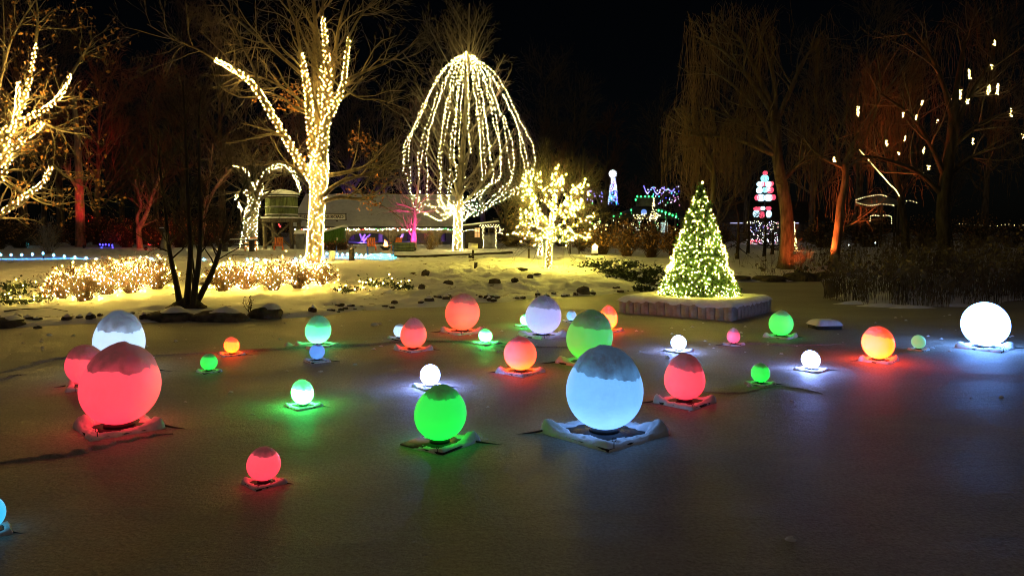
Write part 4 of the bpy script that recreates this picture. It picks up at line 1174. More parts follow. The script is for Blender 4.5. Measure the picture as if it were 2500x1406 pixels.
MID = [(1270, 657, 17, 6, 'dark flat stone slab on the smooth snow beside the small spreading tree', 'stone'), (1040, 668, 11, 11, 'dark upright stone in the lumpy snow', 'stone'), (1094, 690, 12, 8, 'reddish brown stone in the lumpy snow', 'stone'),
       (1257, 684, 9, 8, 'brown rounded stone on the snow below the flat slab', 'stone'), (1294, 675, 7, 7, 'pale brown stone nearest the small spreading tree', 'stone_pale'), (1312, 668, 9, 4, 'thin dark stone lying near the small spreading tree', 'stone'),
       (1208, 686, 14, 8, 'dark stone with dead plants under the leaning post', 'stone'), (1030, 702, 9, 10, 'snow capped pale stone below the dark upright one', 'stone_pale'), (1424, 712, 16, 14, 'pointed grey boulder at the shore behind the sage green egg', 'stone_pale'), (1598, 694, 9, 8, 'dark boulder at the shore end beside the christmas tree', 'stone'),
       (520, 690, 30, 3, 'dark bare patch stone behind the multi stem tree', 'stone')]
for px, py, hw, h, lab, mt_ in MID:
    c = hit(px, py + 3); sc = PX(c[1])
    solo('snow_stone', rock_nb(c, hw / sc, max(.12, hw / sc * .6), h / sc, g, 14, 8), M[mt_], lab, 'stone', 'stones lying in the bank snow')
# dead stalks at the shore
c = hit(610, 768); root = thing('dead_plant', 'dry seed stalk plant standing at the shore between the slabs', 'plant', c)
P = []
for k in range(7):
    top = c + [g.normal() * .14, g.normal() * .05, g.uniform(.25, .52)]; P.append(catmull([c + [g.normal() * .03, 0, -.03], (c + top) / 2 + [g.normal() * .04, 0, 0], top], 6))
P = np.array(P); part('stems', NB().tubes(P, np.repeat(np.linspace(.010, .005, 6)[None], 7, 0), 4), M['twig_dark'], root)
part('seed_heads', NB().leaves(P[:, 2:].reshape(-1, 3).repeat(2, 0) + g.normal(size=(56, 3)) * .02, .05, g), M['shrub_twig'], root, kind='stuff')
# fallen twig on the snow at the frame edge
tw = np.array([hit(px, py) + [0, 0, .03] for px, py in [(10, 764), (50, 760), (90, 758), (125, 758), (150, 762), (165, 765)]])
solo('fallen_twig', NB().tubes(catmull(tw, 16), taper(16, .018, .008), 5), M['twig_dark'], 'long thin fallen twig on the snow by the frame edge', 'twig')

# ------------------------------------------------------------------ snow topped low evergreens at the slope
g = np.random.default_rng(34)
LAU = [(1460, 655, 60, 18, 'snow loaded laurel nearest the small spreading tree'), (1495, 668, 50, 22, 'dark laurel clump lower on the slope'), (1540, 680, 60, 26, 'dense laurel under rounded snow on the slope'), (1575, 690, 46, 22, 'dark laurel just behind the christmas tree edge'),
       (1525, 652, 50, 16, 'upper row laurel beneath the brown thicket'), (1590, 672, 40, 20, 'upper laurel next to the christmas tree'), (1570, 712, 24, 12, 'last low laurel at the shore beside the dark boulder')]
for px, py, w, h, lab in LAU:
    c = hit(px, py); sc = PX(c[1])
    root = thing('laurel_shrub', lab, 'shrub', c, 'laurels on the slope')
    n = 520; q = g.normal(size=(n, 3)) * [w / 2.4 / sc, .35, h / 2.2 / sc]; q[:, 2] = np.abs(q[:, 2])
    part('leaves', NB().leaves(c + q, .15, g, .4), M['laurel'], root, kind='stuff')
    sn = NB()
    for k in range(7): mound(sn, c + [g.normal() * w / 3 / sc, g.normal() * .25, h / sc * g.uniform(.5, 1.0)], w / 9 / sc * g.uniform(.7, 1.3), .16, .10, g, 9)
    part('snow_load', sn, M['snow_clean'], root, True, kind='stuff')
# ------------------------------------------------------------------ brown thickets behind
THK = [(1470, 48, 130, 70, 'brown twiggy thicket beyond the small spreading tree'), (1530, 46, 140, 90, 'tall brown leafy thicket in front of the green lit gazebo'), (1590, 45, 130, 96, 'dense brown thicket beside the christmas tree top'), (1645, 44, 90, 80, 'dark thicket half hidden by the christmas tree'),
       (1420, 52, 80, 50, 'low thicket behind the hanging shelter posts'), (1050, 54, 80, 42, 'tan ornamental grass clump next to the magenta tree'), (820, 52, 110, 16, 'low dry shrub in front of the green shed'), (1760, 60, 90, 60, 'dark thicket beyond the float on the far shore')]
for px, D, w, h, lab in THK:
    c = G(px, D); sc = PX(D); tan = 'grass' in lab
    root = thing('ornamental_grass' if tan else 'thicket', lab, 'grass clump' if tan else 'shrub', c, None if tan else 'brown thickets')
    shrub_parts(root, c, w / 2 / sc, h / sc, g, 60 if tan else 170, 'grass_tan' if tan else 'shrub_twig', 'dead_leaf', 20 if tan else (420 if px > 1460 and px < 1700 else 160), .16, .7)
c = G(120, 44); root = thing('vase_shrub', 'grey vase shaped bare shrub beside the path of blue bulbs', 'shrub', c)
shrub_parts(root, c, 1.5, 2.3, g, 60, 'bark_pale', 'dead_leaf', 0, spread=.75)

# ------------------------------------------------------------------ blue bulbs strung along the path
g = np.random.default_rng(35)
pts_a = [(-20, 622), (2, 622), (27, 622), (53, 622), (79, 621), (105, 619), (131, 623), (157, 626), (183, 628), (210, 630), (236, 634), (262, 637), (289, 636), (315, 636), (341, 635), (368, 632), (394, 635), (420, 637), (447, 638), (473, 637), (498, 634), (524, 638), (552, 638), (579, 640), (604, 635), (627, 634), (652, 637), (676, 637), (722, 633), (743, 632)]
pts_b = [(798, 619), (823, 621), (836, 622), (848, 621), (823, 629), (842, 631), (870, 622), (882, 624), (894, 624), (905, 623), (907, 627), (921, 628), (928, 626), (936, 627), (940, 625), (951, 623), (893, 627), (876, 630)]
def bulb_line(name, label, pix, D, mat, br, order=True, nseg=8):
    root = thing(name, label, 'string lights', V(*pix[0], D))
    W3 = [V(a, b, D) for a, b in pix]
    me = NB().octas([[0, 0, 0]], br, 1.3).mesh('bulb', M[mat])
    for w in W3: link('bulb', me, root, loc=w - root_loc(root))
    if order:
        C = []
        for a, b in zip(W3[:-1], W3[1:]):
            t = np.linspace(0, 1, 5)[:-1, None]; s = a * (1 - t) + b * t; s[:, 2] -= .06 * np.sin(np.pi * t[:, 0]) - .03; C.append(s)
        C = np.vstack(C); part('cord', NB().tubes(C, np.full(len(C), .009), 3), M['wire'], root)
    return W3
DP = 37.5
wa = bulb_line('path_lights', 'row of blue white bulbs along the path past the lit shrubs', pts_a, DP, 'bulb_blue', .052)
wb = bulb_line('path_lights', 'blue bulbs bunched beside the oak over the cyan snow', sorted(pts_b), 41.0, 'bulb_blue', .062)
for px, D, ty in [(105, DP, 620), (263, DP, 637), (420, DP, 637), (579, DP, 640), (-20, DP, 621)]:
    b0 = G(px, D); tz = V(px, ty, D)[2]
    solo('path_post', NB().tubes(np.array([b0 - [0, 0, .1], [b0[0], D, tz + .04]]), np.full(2, .025), 6), M['metal_dark'], {105: 'thin dark post holding the bulbs near the vase shaped shrub', 263: 'thin dark post hidden in the tallest lit shrub', 420: 'thin dark post behind the multi stem tree', 579: 'thin dark post in the lit shrubs past the multi stem tree', -20: 'thin dark post outside the frame edge'}[px], 'post', 'posts of the blue path lights')
for px in (798, 821, 897, 960):
    b0 = G(px, 41.0); solo('path_post', NB().tubes(np.array([b0 - [0, 0, .1], b0 + [0, 0, .62]]), np.full(2, .03), 6), M['metal_dark'], {798: 'short post close to the oak trunk', 821: 'short post beside the grey sign board', 897: 'short post in front of the cyan lit snow', 960: 'last short post where the cyan snow ends'}[px], 'post', 'posts of the blue path lights')
# cyan lights under a heap of snow
c = G(928, 40.2); hp_ = NB(); mound(hp_, c, 1.0, .6, .22, g, 26)
solo('snow_heap', hp_, M['snow_clean'], 'snow heap glowing cyan at the end of the path', 'snow heap', smooth=True)
root = thing('string_lights', 'cyan light string tangled over the glowing snow heap', 'string lights', c)
tt = np.linspace(0, 1, 90); q = c + np.stack([.95 * np.sin(tt * 37) * np.sqrt(tt), .5 * np.cos(tt * 23) * np.sqrt(tt) - .1, .21 * (1 - tt) + .06 + .02 * g.random(90)], 1)
part('cord', NB().tubes(q, np.full(90, .018), 4), M['bulb_cyan'], root)

# ------------------------------------------------------------------ posts, signs
def board_sign(px, D, ty, bw, bh, label, mat='sign_white', post=.05, tilt=0.25):
    b0 = G(px, D); tz = V(px, ty, D)[2]
    root = thing('info_sign', label, 'sign', b0)
    part('post', NB().box([b0[0], D, (b0[2] - .2 + tz) / 2], (post * 2, post * 1.6, tz - b0[2] + .2)), M['wood_dark'], root)
    nb = NB(); nb.box((0, 0, 0), (bw, .04, bh)); me = nb.mesh('board', M[mat])
    o = link('board', me, root, loc=np.array([b0[0], D - .08, tz]) - b0); o.rotation_euler = (-tilt, 0.06, 0)
    return root
board_sign(1155, 40.5, 602, .52, .40, 'blank pale sign board on a dark post above the lumpy snow', tilt=.5, post=.06)
board_sign(812, 37.2, 628, .30, .66, 'narrow grey board on a thin stake beside the oak trunk', 'sign_grey', .02, 0)
def post(px, D, ty, w, label, lean=0.0, mat='wood_dark', name='wooden_post'):
    b0 = G(px, D); tz = V(px, ty, D)[2]
    root = thing(name, label, 'post', b0)
    o = link('shaft', NB().box((0, 0, (tz - b0[2]) / 2 - .1), (w, w * .8, tz - b0[2] + .2), 0, .94).mesh('shaft', M[mat]), root)
    o.rotation_euler = (0, lean, 0)
    sn = NB(); mound(sn, np.array([lean * (tz - b0[2]), 0, tz - b0[2] - .015]), w * .55, w * .45, .05, np.random.default_rng(int(px)), 10)
    link('snow_cap', sn.mesh('snow_cap', M['snow_clean'], smooth=True), root)
post(858, 37.6, 607, .26, 'thick dark post standing over the path end')
post(1161, 35.0, 640, .16, 'short leaning dark post in the lumpy snow', .06)
post(1291, 42.0, 607, .12, 'pale post at the crest of ploughed snow', 0, 'wood')
post(1150, 41.5, 622, .3, 'stubby dark post under the blank sign board')
# dark edging of the path
e0 = np.array([G(px, D) for px, D in [(955, 40.8), (1020, 41.6), (1090, 43), (1160, 45), (1250, 48)]]); e0[:, 2] += .04
solo('path_edging', NB().tubes(catmull(e0, 20), np.full(20, .09), 5), M['wood_dark'], 'dark low edging curving along the far path', 'edging')

# ------------------------------------------------------------------ the little railway station
g = np.random.default_rng(36)
DS = 70.0; sc = PX(DS); z0 = 0.85
X = lambda px, D=DS: (px - CX) / F_PX * D * 1.0033
ZZ = lambda py, D=DS: V(1250, py, D)[2]
stn = thing('station_building', 'long low railway station with arched openings under a snowy roof', 'building', (X(915), DS, z0))
ez, rz = ZZ(553), ZZ(474, 75)
xl, xr = X(716), X(1124)
roof = NB()
n1, n2 = 60, 14
U, W_ = np.meshgrid(np.linspace(0, 1, n1), np.linspace(0, 1, n2))
roof.grid(xl + (xr - xl) * U, DS - .7 + 5.7 * W_, ez + (rz - ez) * W_ + .06 * fbm(U * 14, W_ * 4, 3))
part('roof_snow', roof, M['snow_clean'], stn, True)
rf = NB(); rf.poly_extrude([(xl, DS - .68, ez - .16), (xl, DS - .68, ez - .05), (xl, DS + 5.0, rz - .06), (xl, DS + 10, ez - .05), (xl, DS + 10, ez - .16), (xl, DS + 5, rz - .2)], (xr - xl, 0, 0))
part('roof', rf, M['roofing'], stn)
part('fascia', NB().box(((xl + xr) / 2, DS - .74, ez - .16), (xr - xl, .08, .2)), M['wood_dark'], stn)
piers = [716, 724, 785, 800, 838, 851, 952, 964, 1062, 1076, 1112, 1124]
top = ez - .22
for i in range(0, len(piers), 2):
    a, b = X(piers[i]), X(piers[i + 1])
    part('pier', NB().box(((a + b) / 2, DS, (z0 - .3 + top) / 2), (b - a, .45, top - z0 + .3)), M['stonework'], stn)
for i in range(1, len(piers) - 1, 2):
    a, b = X(piers[i]) + .003, X(piers[i + 1]) - .003
    zt = ZZ(569); rise = (zt - ZZ(588)); pts = [(b, DS - .2, top), (a, DS - .2, top)]
    for t in np.linspace(0, 1, 17):
        c_ = 2 * t - 1
        pts.append((a + (b - a) * t, DS - .2, zt - rise * (1 - (1 - abs(c_) ** 3.2) ** .6)))
    part('arch', NB().poly_extrude(pts, (0, .4, 0)), M['stonework'], stn)
part('floor', NB().box(((xl + xr) / 2, DS + 4.6, z0 - .06), (xr - xl, 9.2, .12)), M['wood_dark'], stn)
part('gable', NB().poly_extrude([(xr, DS, ez - .2), (xr, DS + 5, rz - .25), (xr, DS + 10, ez - .2)], (-.12, 0, 0)), M['wood_dark'], stn)
# the name board on the roof
sg = thing('railroad_sign', 'long white name board reading railroad on the station roof edge', 'sign', (X(788, 69), 69, ZZ(530, 69)))
sx0, sx1, sz0, sz1 = X(728, 69), X(848, 69), ZZ(537, 69), ZZ(522, 69)
part('board', NB().box(((sx0 + sx1) / 2, 69, (sz0 + sz1) / 2), (sx1 - sx0, .06, sz1 - sz0)), M['sign_white'], sg)
fr = NB()
for (cx_, cz_, w_, h_) in [((sx0 + sx1) / 2, sz1, sx1 - sx0 + .1, .06), ((sx0 + sx1) / 2, sz0, sx1 - sx0 + .1, .06), (sx0, (sz0 + sz1) / 2, .07, sz1 - sz0 - .06), (sx1, (sz0 + sz1) / 2, .07, sz1 - sz0 - .06)]:
    fr.box((cx_, 68.98, cz_), (w_, .09, h_))
part('frame', fr, M['letter'], sg)
part('bracket', NB().box(((sx0 + sx1) / 2 - 1.4, 69.3, sz0 - .1), (.08, .7, .1)), M['letter'], sg)
part('bracket', NB().box(((sx0 + sx1) / 2 + 1.4, 69.3, sz0 - .1), (.08, .7, .1)), M['letter'], sg)
def lettering(txt, px0, px1, name):
    cu = bpy.data.curves.new(name, 'FONT'); cu.body = txt; cu.align_x = 'LEFT'; cu.align_y = 'CENTER'; cu.size = 1.0; cu.extrude = .02; cu.offset = .018
    tmp = bpy.data.objects.new('tmp', cu); COL.objects.link(tmp)
    dg = bpy.context.evaluated_depsgraph_get()
    me = bpy.data.meshes.new_from_object(tmp.evaluated_get(dg)); bpy.data.objects.remove(tmp)
    me.materials.clear(); me.materials.append(M['letter'])
    w_ = me.vertices[0].co.x; xs = [v.co.x for v in me.vertices]; ys = [v.co.y for v in me.vertices]
    o = link(name, me, sg)
    s = (X(px1, 69) - X(px0, 69)) / (max(xs) - min(xs)); sy = (sz1 - sz0) * .56 / (max(ys) - min(ys))
    o.scale = (s, sy, 1); o.rotation_euler = (math.pi / 2, 0, 0)
    yc = (max(ys) + min(ys)) / 2 * sy
    o.location = (X(px0, 69) - min(xs) * s - sg.location[0], -.055, (sz0 + sz1) / 2 - yc - sg.location[2])
lettering('Z. O.', 734, 756, 'lettering'); lettering('RAILROAD', 789, 842, 'lettering')
# coloured bulbs under the eaves
root = thing('eaves_lights', 'string of white red and green bulbs along the station eaves', 'string lights', (X(716), DS - .85, ez - .24))
cols = {'bulb_white': [], 'bulb_red': [], 'bulb_green': []}
xs = np.arange(724, 1112, 5.3)
for k, px in enumerate(xs):
    if px < 830: c_ = g.choice(['bulb_white', 'bulb_red', 'bulb_green'], p=[.35, .5, .15])
    else: c_ = g.choice(['bulb_white', 'bulb_red', 'bulb_green'], p=[.68, .12, .2])
    cols[c_].append([X(px, DS - .85), DS - .85, ez - .28 + .05 * g.normal()])
M['bulb_eaves'] = glow('bulb_eaves', (1.0, .80, .42), 60.0)
for k, v in cols.items(): part('bulb', NB().octas(np.array(v), .05), M['bulb_eaves' if k == 'bulb_white' else k], root, kind='stuff')
part('cord', NB().tubes(np.array([[xl, DS - .85, ez - .22], [xr, DS - .85, ez - .22]]), np.full(2, .015), 3), M['wire'], root)

# water tower
DT = 56.0; gz = G(690, DT); sc = PX(DT)
wt = thing('water_tower', 'green water tank with snowy cap on a braced timber stand', 'water tower', gz)
ztop, zbot, zdeck = V(690, 478, DT)[2], V(690, 530, DT)[2], V(690, 533, DT)[2]
rT = 38 / sc
n_st = 26
for k in range(n_st):
    a0, a1 = 2 * np.pi * k / n_st + .012, 2 * np.pi * (k + 1) / n_st - .012
    v = []
    for z in (zbot, ztop):
        for r_ in (rT, rT - .06):
            for a in (a0, a1): v.append((gz[0] + r_ * np.cos(a), DT + r_ * np.sin(a), z))
    nb = NB().add(v, [[0, 1, 5, 4], [2, 6, 7, 3], [0, 4, 6, 2], [1, 3, 7, 5], [4, 5, 7, 6], [0, 2, 3, 1]])
    part('stave', nb, M['tank_green'], wt)
for z in (zbot + .12, (zbot + ztop) / 2 - .1, ztop - .12):
    part('hoop', NB().lathe([(rT + .004, z - .035), (rT + .035, z - .035), (rT + .035, z + .035), (rT + .004, z + .035)], (gz[0], DT, 0), 28), M['metal_dark'], wt)
    part('hoop_snow', NB().lathe([(rT + .006, z + .037), (rT + .06, z + .04), (rT + .03, z + .09), (rT + .006, z + .09)], (gz[0], DT, 0), 28), M['snow_clean'], wt, True)
part('roof', NB().lathe([(rT * 1.12, ztop + .02), (rT * 1.14, ztop + .06), (rT * .7, ztop + .26), (.02, ztop + .42)], (gz[0], DT, 0), 28), M['roofing'], wt)
part('roof_snow', NB().lathe([(rT * 1.15, ztop + .065), (rT * 1.13, ztop + .16), (rT * .7, ztop + .36), (.01, ztop + .50)], (gz[0], DT, 0), 28), M['snow_clean'], wt, True)
dw = 74 / sc
part('deck', NB().box((gz[0], DT, zdeck - .16), (dw, dw, .3)), M['wood'], wt)
part('deck_snow', NB().box((gz[0], DT, zdeck + .04), (dw + .1, dw + .1, .1)), M['snow_clean'], wt)
for sx_ in (-1, 1):
    for sy_ in (-1, 1):
        part('leg', NB().box((gz[0] + sx_ * dw * .43, DT + sy_ * dw * .43, (gz[2] - .3 + zdeck - .32) / 2), (.24, .24, zdeck - .32 - gz[2] + .3)), M['wood'], wt)
for sx_ in (-1, 1):
    a = np.array([gz[0] + sx_ * dw * .40, DT - dw * .43 - .14, gz[2] + .2]); b = np.array([gz[0] - sx_ * dw * .40, DT - dw * .43 - .14 - (.09 if sx_ > 0 else 0), zdeck - .4])
    part('brace', NB().tubes(np.array([a, b]), np.full(2, .085), 4), M['wood'], wt)
# little green shed
DG = 60.0; gz = G(818, DG); scg = PX(DG)
sh = thing('green_shed', 'small green shed with a slanting snowy roof in front of the station', 'shed', gz)
w_, d_ = 45 / scg, 1.3; zb, z1, z2 = gz[2] - .1, V(818, 568, DG)[2], V(818, 555, DG)[2]
x0, x1 = gz[0] - w_ / 2, gz[0] + w_ / 2
for k in range(9):
    a = x0 + w_ * k / 9; b = x0 + w_ * (k + 1) / 9 - .012
    za, zb2 = z1 + (z2 - z1) * k / 9, z1 + (z2 - z1) * (k + 1) / 9
    part('plank', NB().poly_extrude([(a, DG - d_ / 2, zb), (b, DG - d_ / 2, zb), (b, DG - d_ / 2, zb2), (a, DG - d_ / 2, za)], (0, .04, 0)), M['green_paint'], sh)
part('wall', NB().poly_extrude([(x0 + .02, DG - d_ / 2 + .045, zb), (x1 - .02, DG - d_ / 2 + .045, zb), (x1 - .02, DG - d_ / 2 + .045, z2 - .02), (x0 + .02, DG - d_ / 2 + .045, z1 - .02)], (0, d_, 0)), M['green_paint'], sh)
part('window', NB().box((gz[0] + w_ * .22, DG - d_ / 2 - .02, (z1 + zb) / 2 + .15), (.16, .03, .22)), M['sign_white'], sh)
part('roof_snow', NB().poly_extrude([(x0 - .25, DG - d_ / 2 - .2, z1 - .03), (x1 + .2, DG - d_ / 2 - .2, z2 + .06), (x1 + .2, DG - d_ / 2 - .2, z2 + .22), (x0 - .25, DG - d_ / 2 - .2, z1 + .12)], (0, d_ + .5, 0)), M['snow_clean'], sh)
# dark kiosk outlined in bulbs
DK = 57.0; gz = G(1178, DK); sck = PX(DK)
ks = thing('ticket_kiosk', 'dark kiosk with lit window and snowy sloping roof beside the draped tree', 'kiosk', gz)
kx0, kx1 = X(1136, DK), X(1212, DK); kz = V(1178, 555, DK)[2]; kz1 = V(1178, 548, DK)[2]
mx_ = X(1178, DK)
part('wall', NB().box(((kx0 + mx_) / 2, DK + 1, (gz[2] - .2 + kz) / 2), (mx_ - kx0, 2.4, kz - gz[2] + .2)), M['wood_dark'], ks)
part('counter', NB().box(((mx_ + kx1) / 2 + .05, DK + .3, gz[2] + .5), (kx1 - mx_ - .1, 1.0, 1.1)), M['grey_wall'], ks)
for px in (1182, 1194, 1208): part('porch_post', NB().box((X(px, DK), DK - .1, (gz[2] + kz) / 2), (.09, .09, kz - gz[2])), M['wood'], ks)
wx, wz = X(1166, DK), V(1166, 568, DK)[2]
M['kiosk_window'] = glow('kiosk_window', (1.0, .42, .12), .55)
part('window', NB().box((wx, DK - .22, wz), (.42, .05, .75)), M['kiosk_window'], ks)
for dx in (-.21, 0, .21): part('window_bar', NB().box((wx + dx, DK - .26, wz), (.035, .05, .78)), M['wood'], ks)
for dz in (-.38, 0, .38): part('window_bar', NB().box((wx, DK - .262, wz + dz), (.46, .05, .035)), M['wood'], ks)
part('roof', NB().poly_extrude([(kx0 - .2, DK - .7, kz - .02), (kx1 + .2, DK - .7, kz1 + .08), (kx1 + .2, DK - .7, kz1 + .2), (kx0 - .2, DK - .7, kz + .1)], (0, 3.4, 0)), M['roofing'], ks)
part('roof_snow', NB().poly_extrude([(kx0 - .2, DK - .72, kz + .104), (kx1 + .2, DK - .72, kz1 + .204), (kx1 + .15, DK - .72, kz1 + .30), (kx0 - .15, DK - .72, kz + .20)], (0, 3.4, 0)), M['snow_clean'], ks)
root = thing('string_lights', 'tiny white bulbs outlining the dark kiosk porch', 'string lights', (mx_, DK - .8, kz))
b = [[X(px, DK - .8) , DK - .8, V(px, 552 + 3 * math.sin(px), DK - .8)[2]] for px in np.arange(1172, 1222, 2.2)]
b += [[X(1180, DK - .3) + .03 * g.normal(), DK - .3, z] for z in np.linspace(gz[2] + .1, kz, 17)] + [[X(1211, DK - .3) + .03 * g.normal(), DK - .3, z] for z in np.linspace(gz[2] + .1, kz, 17)]
b += [[X(px, DK - .8), DK - .8, V(px, 565 - 4 * math.sin((px - 1133) / 12.), DK - .8)[2]] for px in np.arange(1133, 1170, 3.5)]
b += [[X(1215, DK) + .5 * g.random(), DK - 1 + g.random(), kz - .5 * g.random()] for k in range(16)]
part('bulb', NB().octas(np.array(b), .035), M['bulb_far'], root, kind='stuff')
# tree trunks lit violet beyond the arches, their lamps
def uplit(px, D, limbs, r, label, col, energy, lamp_px, mat='bark_pale', twigs=(10, 5), name='bare_tree', lampD=None, grp=None, lamp_label=None, aim=None, spot=70):
    gz = G(px, D)
    root = thing(name, label, 'tree', gz, grp)
    Ps, Rs = stack_limbs([(PL(l, D), r * s, r * s * .4) for l, s in limbs], 10)
    for i in range(len(Ps)):
        part('trunk' if i == 0 else 'limb', NB().tubes(Ps[i], Rs[i], 8), M[mat], root, True)
    if twigs[0]:
        b1 = grow(Ps, Rs, twigs[0], .7, 1, 2.6, g, .35, .05, .15, 6, .5); b2 = grow(*b1, twigs[1], .6, .4, 1.3, g, .2, .03, .2, 4, .6, rmin=.008)
        part('twigs', NB().tubes(*b1, 4).tubes(*b2, 3), M['twig'], root, kind='stuff')
    if energy:
        lD = lampD if lampD else D - 1.6
        lp_ = G(lamp_px, lD) + [0, 0, .12]
        lm_ = thing('spotlight', lamp_label, 'spotlight', lp_, 'coloured ground spotlights')
        tgt = Vector(V(*(aim if aim else (px, 520)), D))
        d = tgt - Vector(lp_); q = d.to_track_quat('-Z', 'Y')
        hs = NB().lathe([(.02, .12), (.10, .10), (.12, -.04), (.12, -.08), (.10, -.081)], (0, 0, 0), 12).mesh('housing', M['metal_dark'])
        h_ = link('housing', hs, lm_); h_.rotation_euler = q.to_euler()
        lens = NB().lathe([(.10, -.082), (.05, -.088), (.0, -.09)], (0, 0, 0), 12).mesh('lens', glow('lens_' + label[:6], col, 1.2))
        l_ = link('lens', lens, lm_); l_.rotation_euler = q.to_euler()
        sd = bpy.data.lights.new('spotlight_lamp', 'SPOT'); sd.energy = energy; sd.color = col; sd.spot_size = R(spot); sd.spot_blend = .7; sd.shadow_soft_size = .08
        so = bpy.data.objects.new('spotlight_lamp', sd); COL.objects.link(so); so.parent = lm_; so.rotation_euler = q.to_euler()
        so.location = (d.normalized() * .14)
    return root
uplit(884, 84, [([(884, 612), (884, 595), (886, 582), (892, 572)], 1), ([(886, 590), (896, 580), (904, 572)], .6), ([(885, 586), (880, 575), (878, 568)], .5)], .30, 'violet lit forked tree seen through the station arch', (.22, .10, 1.0), 9000, 884, twigs=(0, 0), lampD=80, lamp_label='violet ground lamp under the forked tree behind the arch', aim=(888, 585))
uplit(985, 84, [([(965, 610), (972, 592), (981, 578), (986, 566)], 1)], .26, 'violet lit leaning trunk seen through the second station arch', (.30, .18, 1.0), 9000, 966, twigs=(0, 0), lampD=80.5, lamp_label='violet ground lamp under the leaning trunk', aim=(978, 580))
uplit(945, 82, [([(940, 560), (944, 570), (947, 580)], 1)], .2, 'short violet bough in the corner of the station arch', (.3, .2, 1), 0, 0, twigs=(0, 0))
# magenta tree
uplit(1006, 53, [([(1001, 622), (1006, 590), (1011, 560), (1014, 530), (1013, 505), (1019, 470), (1022, 440)], 1), ([(1012, 622), (1014, 595), (1013, 560), (1010, 540)], .8), ([(1013, 512), (990, 502), (966, 498)], .5), ([(1013, 518), (985, 515), (950, 516)], .45), ([(1016, 520), (1032, 516), (1050, 518)], .4), ([(1017, 500), (1040, 485), (1060, 470)], .35), ([(1008, 515), (1004, 490), (985, 478)], .35), ([(1005, 575), (996, 562)], .4)], .17,
      'small tree flooded with magenta light in front of the station', (1.0, .03, .42), 2600, 1012, 'bark_pale', (5, 3), 'small_tree', 51.6, None, 'magenta ground lamp before the small tree', (1011, 545), 80)
# seats, fire bowl
def chair(px, D, rz, label):
    b = G(px, D); root = thing('lawn_chair', label, 'chair', b, 'orange lawn chairs by the fire')
    root.rotation_euler = (0, 0, rz)
    for k in range(4): 
        o = link('slat', NB().box((0, 0, 0), (.13, .03, .62)).mesh('slat', M['orange_seat']), root, loc=(-.225 + .15 * k, .25, .62)); o.rotation_euler = (-.3, 0, 0)
    link('seat', NB().box((0, 0, .32), (.6, .5, .05)).mesh('seat', M['orange_seat']), root)
    for sx_ in (-1, 1):
        for sy_ in (-.22, .22): link('leg', NB().box((sx_ * .29, sy_, .15), (.06, .07, .34)).mesh('leg', M['orange_seat']), root)
        link('armrest', NB().box((sx_ * .33, 0, .54), (.11, .6, .035)).mesh('armrest', M['orange_seat']), root)
chair(907, 52, .3, 'orange slatted chair standing before the glowing fire'); chair(968, 53, -.5, 'orange chair on the far side of the fire next to the planter'); chair(680, 52, .2, 'orange chair under the water tower'); chair(612, 50, -.3, 'orange chair by the smaller wrapped tree')
c = G(941, 52); fb = thing('fire_bowl', 'glowing fire bowl between the orange chairs', 'fire bowl', c)
part('bowl', NB().lathe([(.1, 0), (.2, .02), (.42, .3), (.38, .3), (.15, .1)], c, 16), M['metal_dark'], fb)
M['ember'] = glow('ember', (1.0, .30, .05), 14.0)
fl_ = NB()
for k in range(5): fl_.lathe([(.02, 0), (.09, .08), (.06, .22), (.0, .36 + .05 * k)], c + [g.normal() * .12, g.normal() * .08, .25], 8)
part('flames', fl_, M['ember'], fb, True)
c = G(985, 50.5); pl = thing('timber_planter', 'long mossy timber planter beside the fire', 'planter', c)
for k in range(3): part('plank', NB().box(c + [0, -.3, .12 + .2 * k], (1.5, .06, .18)), M['tank_green'], pl)
part('box', NB().box(c + [0, 0, .3], (1.46, .5, .6)), M['wood_dark'], pl)
# garden furniture umbrella with snow
c = G(733, 55); um = thing('closed_parasol', 'dark lamp like stand with a small snowy hood by the oak', 'parasol', c)
part('body', NB().lathe([(.28, 0), (.36, .8), (.28, 1.15), (.05, 1.2)], c, 14), M['grey_wall'], um, True)
part('snow_hood', NB().lathe([(.50, 1.14), (.36, 1.34), (.02, 1.48)], c, 14), M['snow_clean'], um, True)
# shelter posts beyond the small tree, lantern box
c = G(1410, 47); shl = thing('bird_shelter', 'small snowy roofed shelter on two posts behind the small tree', 'shelter', c)
zt_ = V(1410, 583, 47)[2]
for px in (1392, 1414): b0 = G(px, 47); part('post', NB().box([b0[0], 47, (b0[2] - .1 + zt_) / 2], (.09, .09, zt_ - b0[2] + .1)), M['wood_dark'], shl)
part('roof', NB().box([X(1412, 47), 47, zt_ + .03], (.95, .8, .06)), M['roofing'], shl); part('roof_snow', NB().box([X(1412, 47), 47, zt_ + .11], (.98, .82, .09), 0, .9), M['snow_clean'], shl)
c = G(1452, 46); ln = thing('garden_lantern', 'pale glowing box lantern on a dark stand near the laurels', 'lantern', c)
zl = V(1452, 610, 46)[2]
part('stand', NB().box([c[0], 46, (c[2] - .1 + zl - .25) / 2], (.42, .3, zl - .25 - c[2] + .1)), M['wood_dark'], ln)
M['lantern'] = glow('lantern', (1.0, .82, .30), .75)
part('lamp_box', NB().box([c[0], 46, zl], (.40, .3, .4), 0, .8), M['lantern'], ln)
lb = thing('string_lights', 'little knot of bulbs on top of the box lantern', 'string lights', [c[0], 46, zl + .25]); part('bulb', NB().octas(np.array([c[0], 45.8, zl + .2]) + g.normal(size=(9, 3)) * [.1, .03, .08], .035), M['bulb_gold'], lb, kind='stuff')
